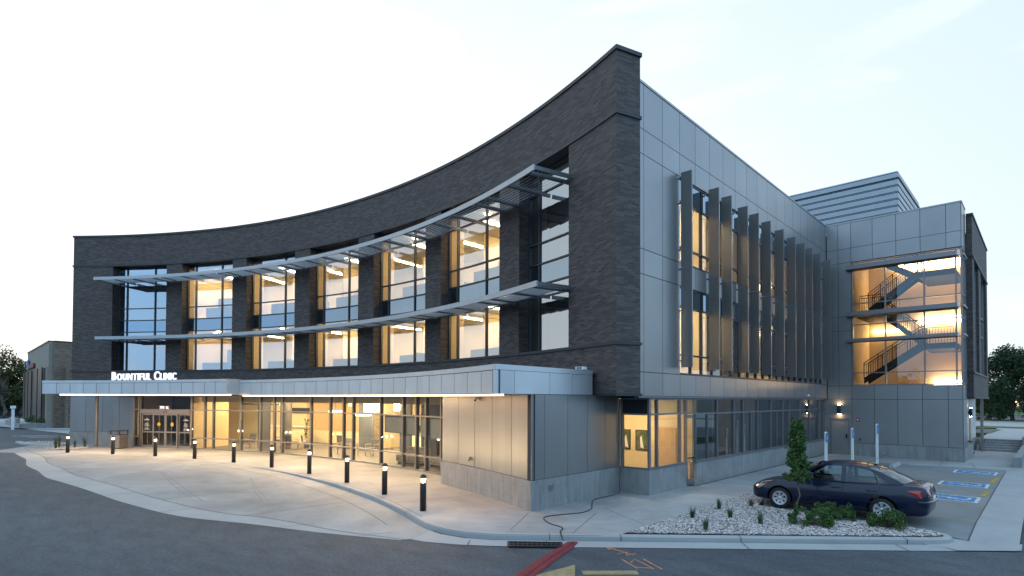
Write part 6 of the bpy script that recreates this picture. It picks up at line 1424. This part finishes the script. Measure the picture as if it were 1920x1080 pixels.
mb = MB(); mb.obox(P, Q, .14, 6.75, 7.25, 'red_s'); mb.build('red_band', t); mb = MB(); Q2 = a1.lerp(a0, .16) + nv * .5; P2 = a1.lerp(a0, .06) + nv * .5; mb.obox(P2, Q2, .14, 6.7, 7.9, 'blue'); mb.build('blue_panel', t)
# long dark building at the far left with a lit window
q0, q1 = at(-140, 743, 95), at(58, 743, 95); LB = thing('low_dark_building', 'long low dark building behind the trees at the far left', 'building')
mb = MB(); mb.obox(q0, q1, 8, 1.5, 3.6, 'alu_dark', 4); mb.build('fascia', LB); mb = MB(); mb.obox(q0, q1, 6, -.5, 1.5, 'dark', 5.5); mb.build('wall', LB)
e0, e1 = at(40, 761, 94), at(56, 761, 94); mb = MB(); M['winlit'] = emis('lit_window', (1, .70, .28), 1.6); mb.obox(e0, e1, .1, 1.35, 2.1, 'winlit'); mb.build('lit_sign_box', LB)
for i, (px, dep, h, w_, lb) in enumerate(((6, 84, 10.6, 9, 'tall airy tree at the far left edge'), (40, 88, 8.0, 7, 'bushy tree just left of the tan building'), (-60, 86, 11, 9, 'tree beyond the left edge with low limbs'), (22, 92, 6.6, 9, 'low dense tree in front of the dark building'))):
    p = at(px, 743, dep); broad_tree((p.x, p.y, -.2), h, w_, 60 + i, lb, 'leaf_glow' if i != 3 else 'leaf_far', 4200, .36, .28, 'trees at the far left')
# kerbs, planters and bits of street on the left
mb = MB(); mb.poly([(-110, 2), (-84, 5.2), (-56, 9.6), (-54, 11.5), (-84, 11), (-110, 10)], .03, 'gutter'); mb.build('far_pavement', kind='structure')
mb = MB(); A = [at(x, 743, dd) for x, dd in ((-30, 62), (40, 56), (140, 54))]; 
mb.between([(p.x, p.y) for p in A], [(p.x * 1.012, p.y * 1.012 + .1) for p in A], .12, .12, 'gutter'); mb.build('far_kerb', kind='structure')
pa, pb = at(41, 743, 56.5), at(100, 743, 58); t = thing('planter_wall', 'low pale concrete planter in front of the tan building', 'planter'); mb = MB(); mb.obox(pa, pb, .25, 0, .55, 'conc_wall'); mb.build('wall', t); mb = MB(); mb.obox(pa, pb, 1.3, 0, .42, 'gravel', .8); mb.build('soil', t)
pc = at(26, 743, 62); t = thing('planter_wall', 'pale stepped concrete wall left of the bollard light', 'wall'); mb = MB(); mb.obox(at(14, 743, 66), pa, .3, 0, .5, 'conc_wall'); mb.obox(at(14, 743, 66).lerp(pa, .3), at(14, 743, 66).lerp(pa, .8), .3, .5, .95, 'conc_wall'); mb.build('wall', t)
for i, (px, dep, h, lb) in enumerate(((52, 57.5, .7, 'small bush in the planter, leftmost'), (60, 57.8, .9, 'leafy bush in the middle of the planter'), (80, 58.2, .6, 'dark low bush at the right end of the planter'))):
    p = at(px, 743, dep); rnd = random.Random(80 + i); t = thing('bush', lb, 'shrub', (p.x, p.y, .42), 0, 'bushes in the far planter'); mb = MB(); C = [((rnd.gauss(0, .35), rnd.gauss(0, .3), h * rnd.uniform(.3, .9)), .22) for _ in range(10)]; leaf_cloud(mb, clump_fn(C, .2), 500, .1, 'leaf_shrub', rnd); mb.build('foliage', t); mb = MB(); mb.tube([(0, 0, 0), (0, 0, h * .6)], .02, 'bark', 5); mb.build('stems', t)
p = at(25, 743, 55); t = thing('sign_post', 'white square post with a small red sign at the far left', 'sign post', (p.x, p.y, 0)); mb = MB(); mb.box(-.11, .11, -.11, .11, 0, 2.1, 'white'); mb.box(-.2, .2, -.2, .2, 2.1, 2.35, 'white'); mb.build('post', t); mb = MB(); mb.box(-.22, .05, -.14, -.115, 1.4, 1.85, 'red_s'); mb.build('plate', t)
# island kerb and yellow pad at the left end of the lane
mb = MB(); k1 = [(-52.5, 4.4), (-50.2, 4.5), (-47.6, 5.3), (-46.6, 6.0)]; sweep_kerb(mb, k1, .3, .12, -.05, 'gutter', 1); mb.build('island_kerb', kind='structure')
stones([(-52.4, 4.9), (-50.2, 5.0), (-47.8, 5.8), (-47.5, 6.8), (-52, 6.8)], 500, .05, .1, 9, 'brown stones in the small kerbed island at the far left')
mb = MB(); mb.poly([(-48.2, 4.35), (-46.3, 4.6), (-46.0, 5.5), (-47.4, 5.1)], .005, 'yellow_w'); mb.build('tactile_paving', kind='structure')
mb = MB()
for x, y in ((-62, 5.0), (-60.5, 5.4), (-58.5, 5.7)): mb.strip([(x, y), (x + 1.0, y + 2.2)], .14, .003, 'white')
mb.build('road_lines', kind='structure')
# right background: raised walk, steps, wall, lawn, road, trees and house
mb = MB(); mb.prism([(-3.3, 48.6), (14, 48.6), (14, 67.5), (-3.3, 67.5)], -.2, .70, 'gutter'); mb.build('upper_walk', kind='structure')
t = thing('garden_steps', 'four shallow concrete steps between the wing wall and the tan column', 'steps'); 
for k in range(5):
    mb = MB(); mb.box(-3.0, -1.15, 46.9 + .36 * k, 46.9 + .36 * (k + 1) + .02, 0, .14 * (k + 1), 'walk'); mb.box(-3.0, -1.15, 46.885 + .36 * k, 46.9 + .36 * k, .14 * k, .14 * (k + 1) - .02, 'conc_wall'); mb.build('step', t)
mb = MB(); mb.prism([(-1.2, 36.45), (-.92, 36.45), (-.85, 49), (-1.13, 49)], 0, .48, 'conc_wall'); mb.prism([(-1.15, 46.8), (-.8, 46.8), (-.8, 49.2), (-1.15, 49.2)], .48, .95, 'conc_wall'); mb.build('wing_wall', label='low concrete wing wall edging the walkway at the right border', cat='wall')
GZ = .75
mb = MB()
for y0, y1, z in ((67.5, 260, .69),): mb.prism([(-30, y0), (60, y0), (60, y1), (-30, y1)], -.3, z, 'turf')
for y0, y1, m, z in ((67.5, 71.5, 'turf', .70), (71.5, 82, 'gutter', .72), (82, 90, 'lane', .70), (90, 96, 'turf', .74), (96, 124, 'asphalt', .7), (124, 260, 'turf', .74)): mb.poly([(-30, y0), (60, y0), (60, y1), (-30, y1)], z, m)
mb.build('street_ground', kind='structure')
mb = MB(); mb.poly([(-4.4, 56), (-3.2, 56), (-2.9, 64), (-4.4, 64)], .735, 'gravel'); mb.build('verge', kind='structure')
p = at(1910, 747, 70); broad_tree((p.x - .6, p.y, .7), 8.9, 8.6, 91, 'big dark broadleaf tree at the right edge', 'leaf_far', 18000, .30, .08, None, nc=70)
for i, (px, dep, h, w_, lb) in enumerate(((1868, 112, 5.4, 6, 'rounded bush behind the street, right of the brick block'), (1890, 150, 9.5, 12, 'hazy tree far behind the lit house'), (1935, 118, 6.5, 8, 'tree in front of the far house'))):
    p = at(px, 747, dep); broad_tree((p.x, p.y, .6), h, w_, 95 + i, lb, 'leaf_far', 2600, .38, .12, 'far trees on the right')
h0, h1 = at(1872, 747, 128), at(1990, 747, 128); HB = thing('brick_house', 'low brick house with one lit window across the street', 'house'); mb = MB(); mb.obox(h0, h1, 8, .6, 3.6, 'brick2', 4); mb.build('wall', HB)
mb = MB(); cz = [(h0 + Vector((0, 0, 0))), h1]; dv = (h1 - h0).normalized(); nv = Vector((-dv.y, dv.x, 0)); 
b4 = [h0 - dv * .5 - nv * .5, h1 + dv * .5 - nv * .5, h1 + dv * .5 + nv * 8.5, h0 - dv * .5 + nv * 8.5]; t4 = [h0 + dv * 3 + nv * 3.9, h1 - dv * 3 + nv * 3.9, h1 - dv * 3 + nv * 4.1, h0 + dv * 3 + nv * 4.1]
mb.hexa([(p.x, p.y, 3.6) for p in b4], [(p.x, p.y, 5.6) for p in t4], 'alu_dark'); mb.build('roof', HB)
w0, w1 = at(1898, 747, 127.8), at(1910, 747, 127.8); mb = MB(); mb.obox(w0, w1, .1, 1.7, 3.1, 'winlit'); mb.build('window', HB)
# distant hills all round
mb = MB(); V = []; F = []; rnd = random.Random(4); n = 120
for k in range(n):
    a = 2 * pi * k / n; hh = 22 + 20 * (sin(a * 3 + 1) * .5 + .5) + 9 * sin(a * 11 + 2)
    az = (deg(a)) % 360
    if 90 < az < 175: hh *= .35
    V += [(1500 * cos(a), 1500 * sin(a), -5), (1620 * cos(a), 1620 * sin(a), hh), (2000 * cos(a), 2000 * sin(a), hh * 1.3)]
for k in range(n):
    j = (k + 1) % n
    for q in range(2): F.append((k * 3 + q, k * 3 + q + 1, j * 3 + q + 1, j * 3 + q))
mb.shared(V, F, 'hill', True); mb.build('hills', kind='structure')

# far woodland across the car park, mirrored in the glass
rnd = random.Random(12); mb = MB(); C = []
for k in range(150):
    az = rnd.uniform(rad(150), rad(330)); dd = rnd.uniform(62, 95); h = rnd.uniform(3, 9.5) * (.65 + .35 * sin(az * 5))
    for z in (h * .3, h * .65, h): C.append(((-sin(az) * dd + rnd.gauss(0, 1.5), cos(az) * dd + rnd.gauss(0, 1.5), z), rnd.uniform(1.2, 2.6)))
leaf_cloud(mb, clump_fn(C, .1), 14000, .9, 'leaf_far', rnd, .3); mb.build('far_woodland', label='dark line of distant trees mirrored low in the windows', cat='woodland', kind='stuff')
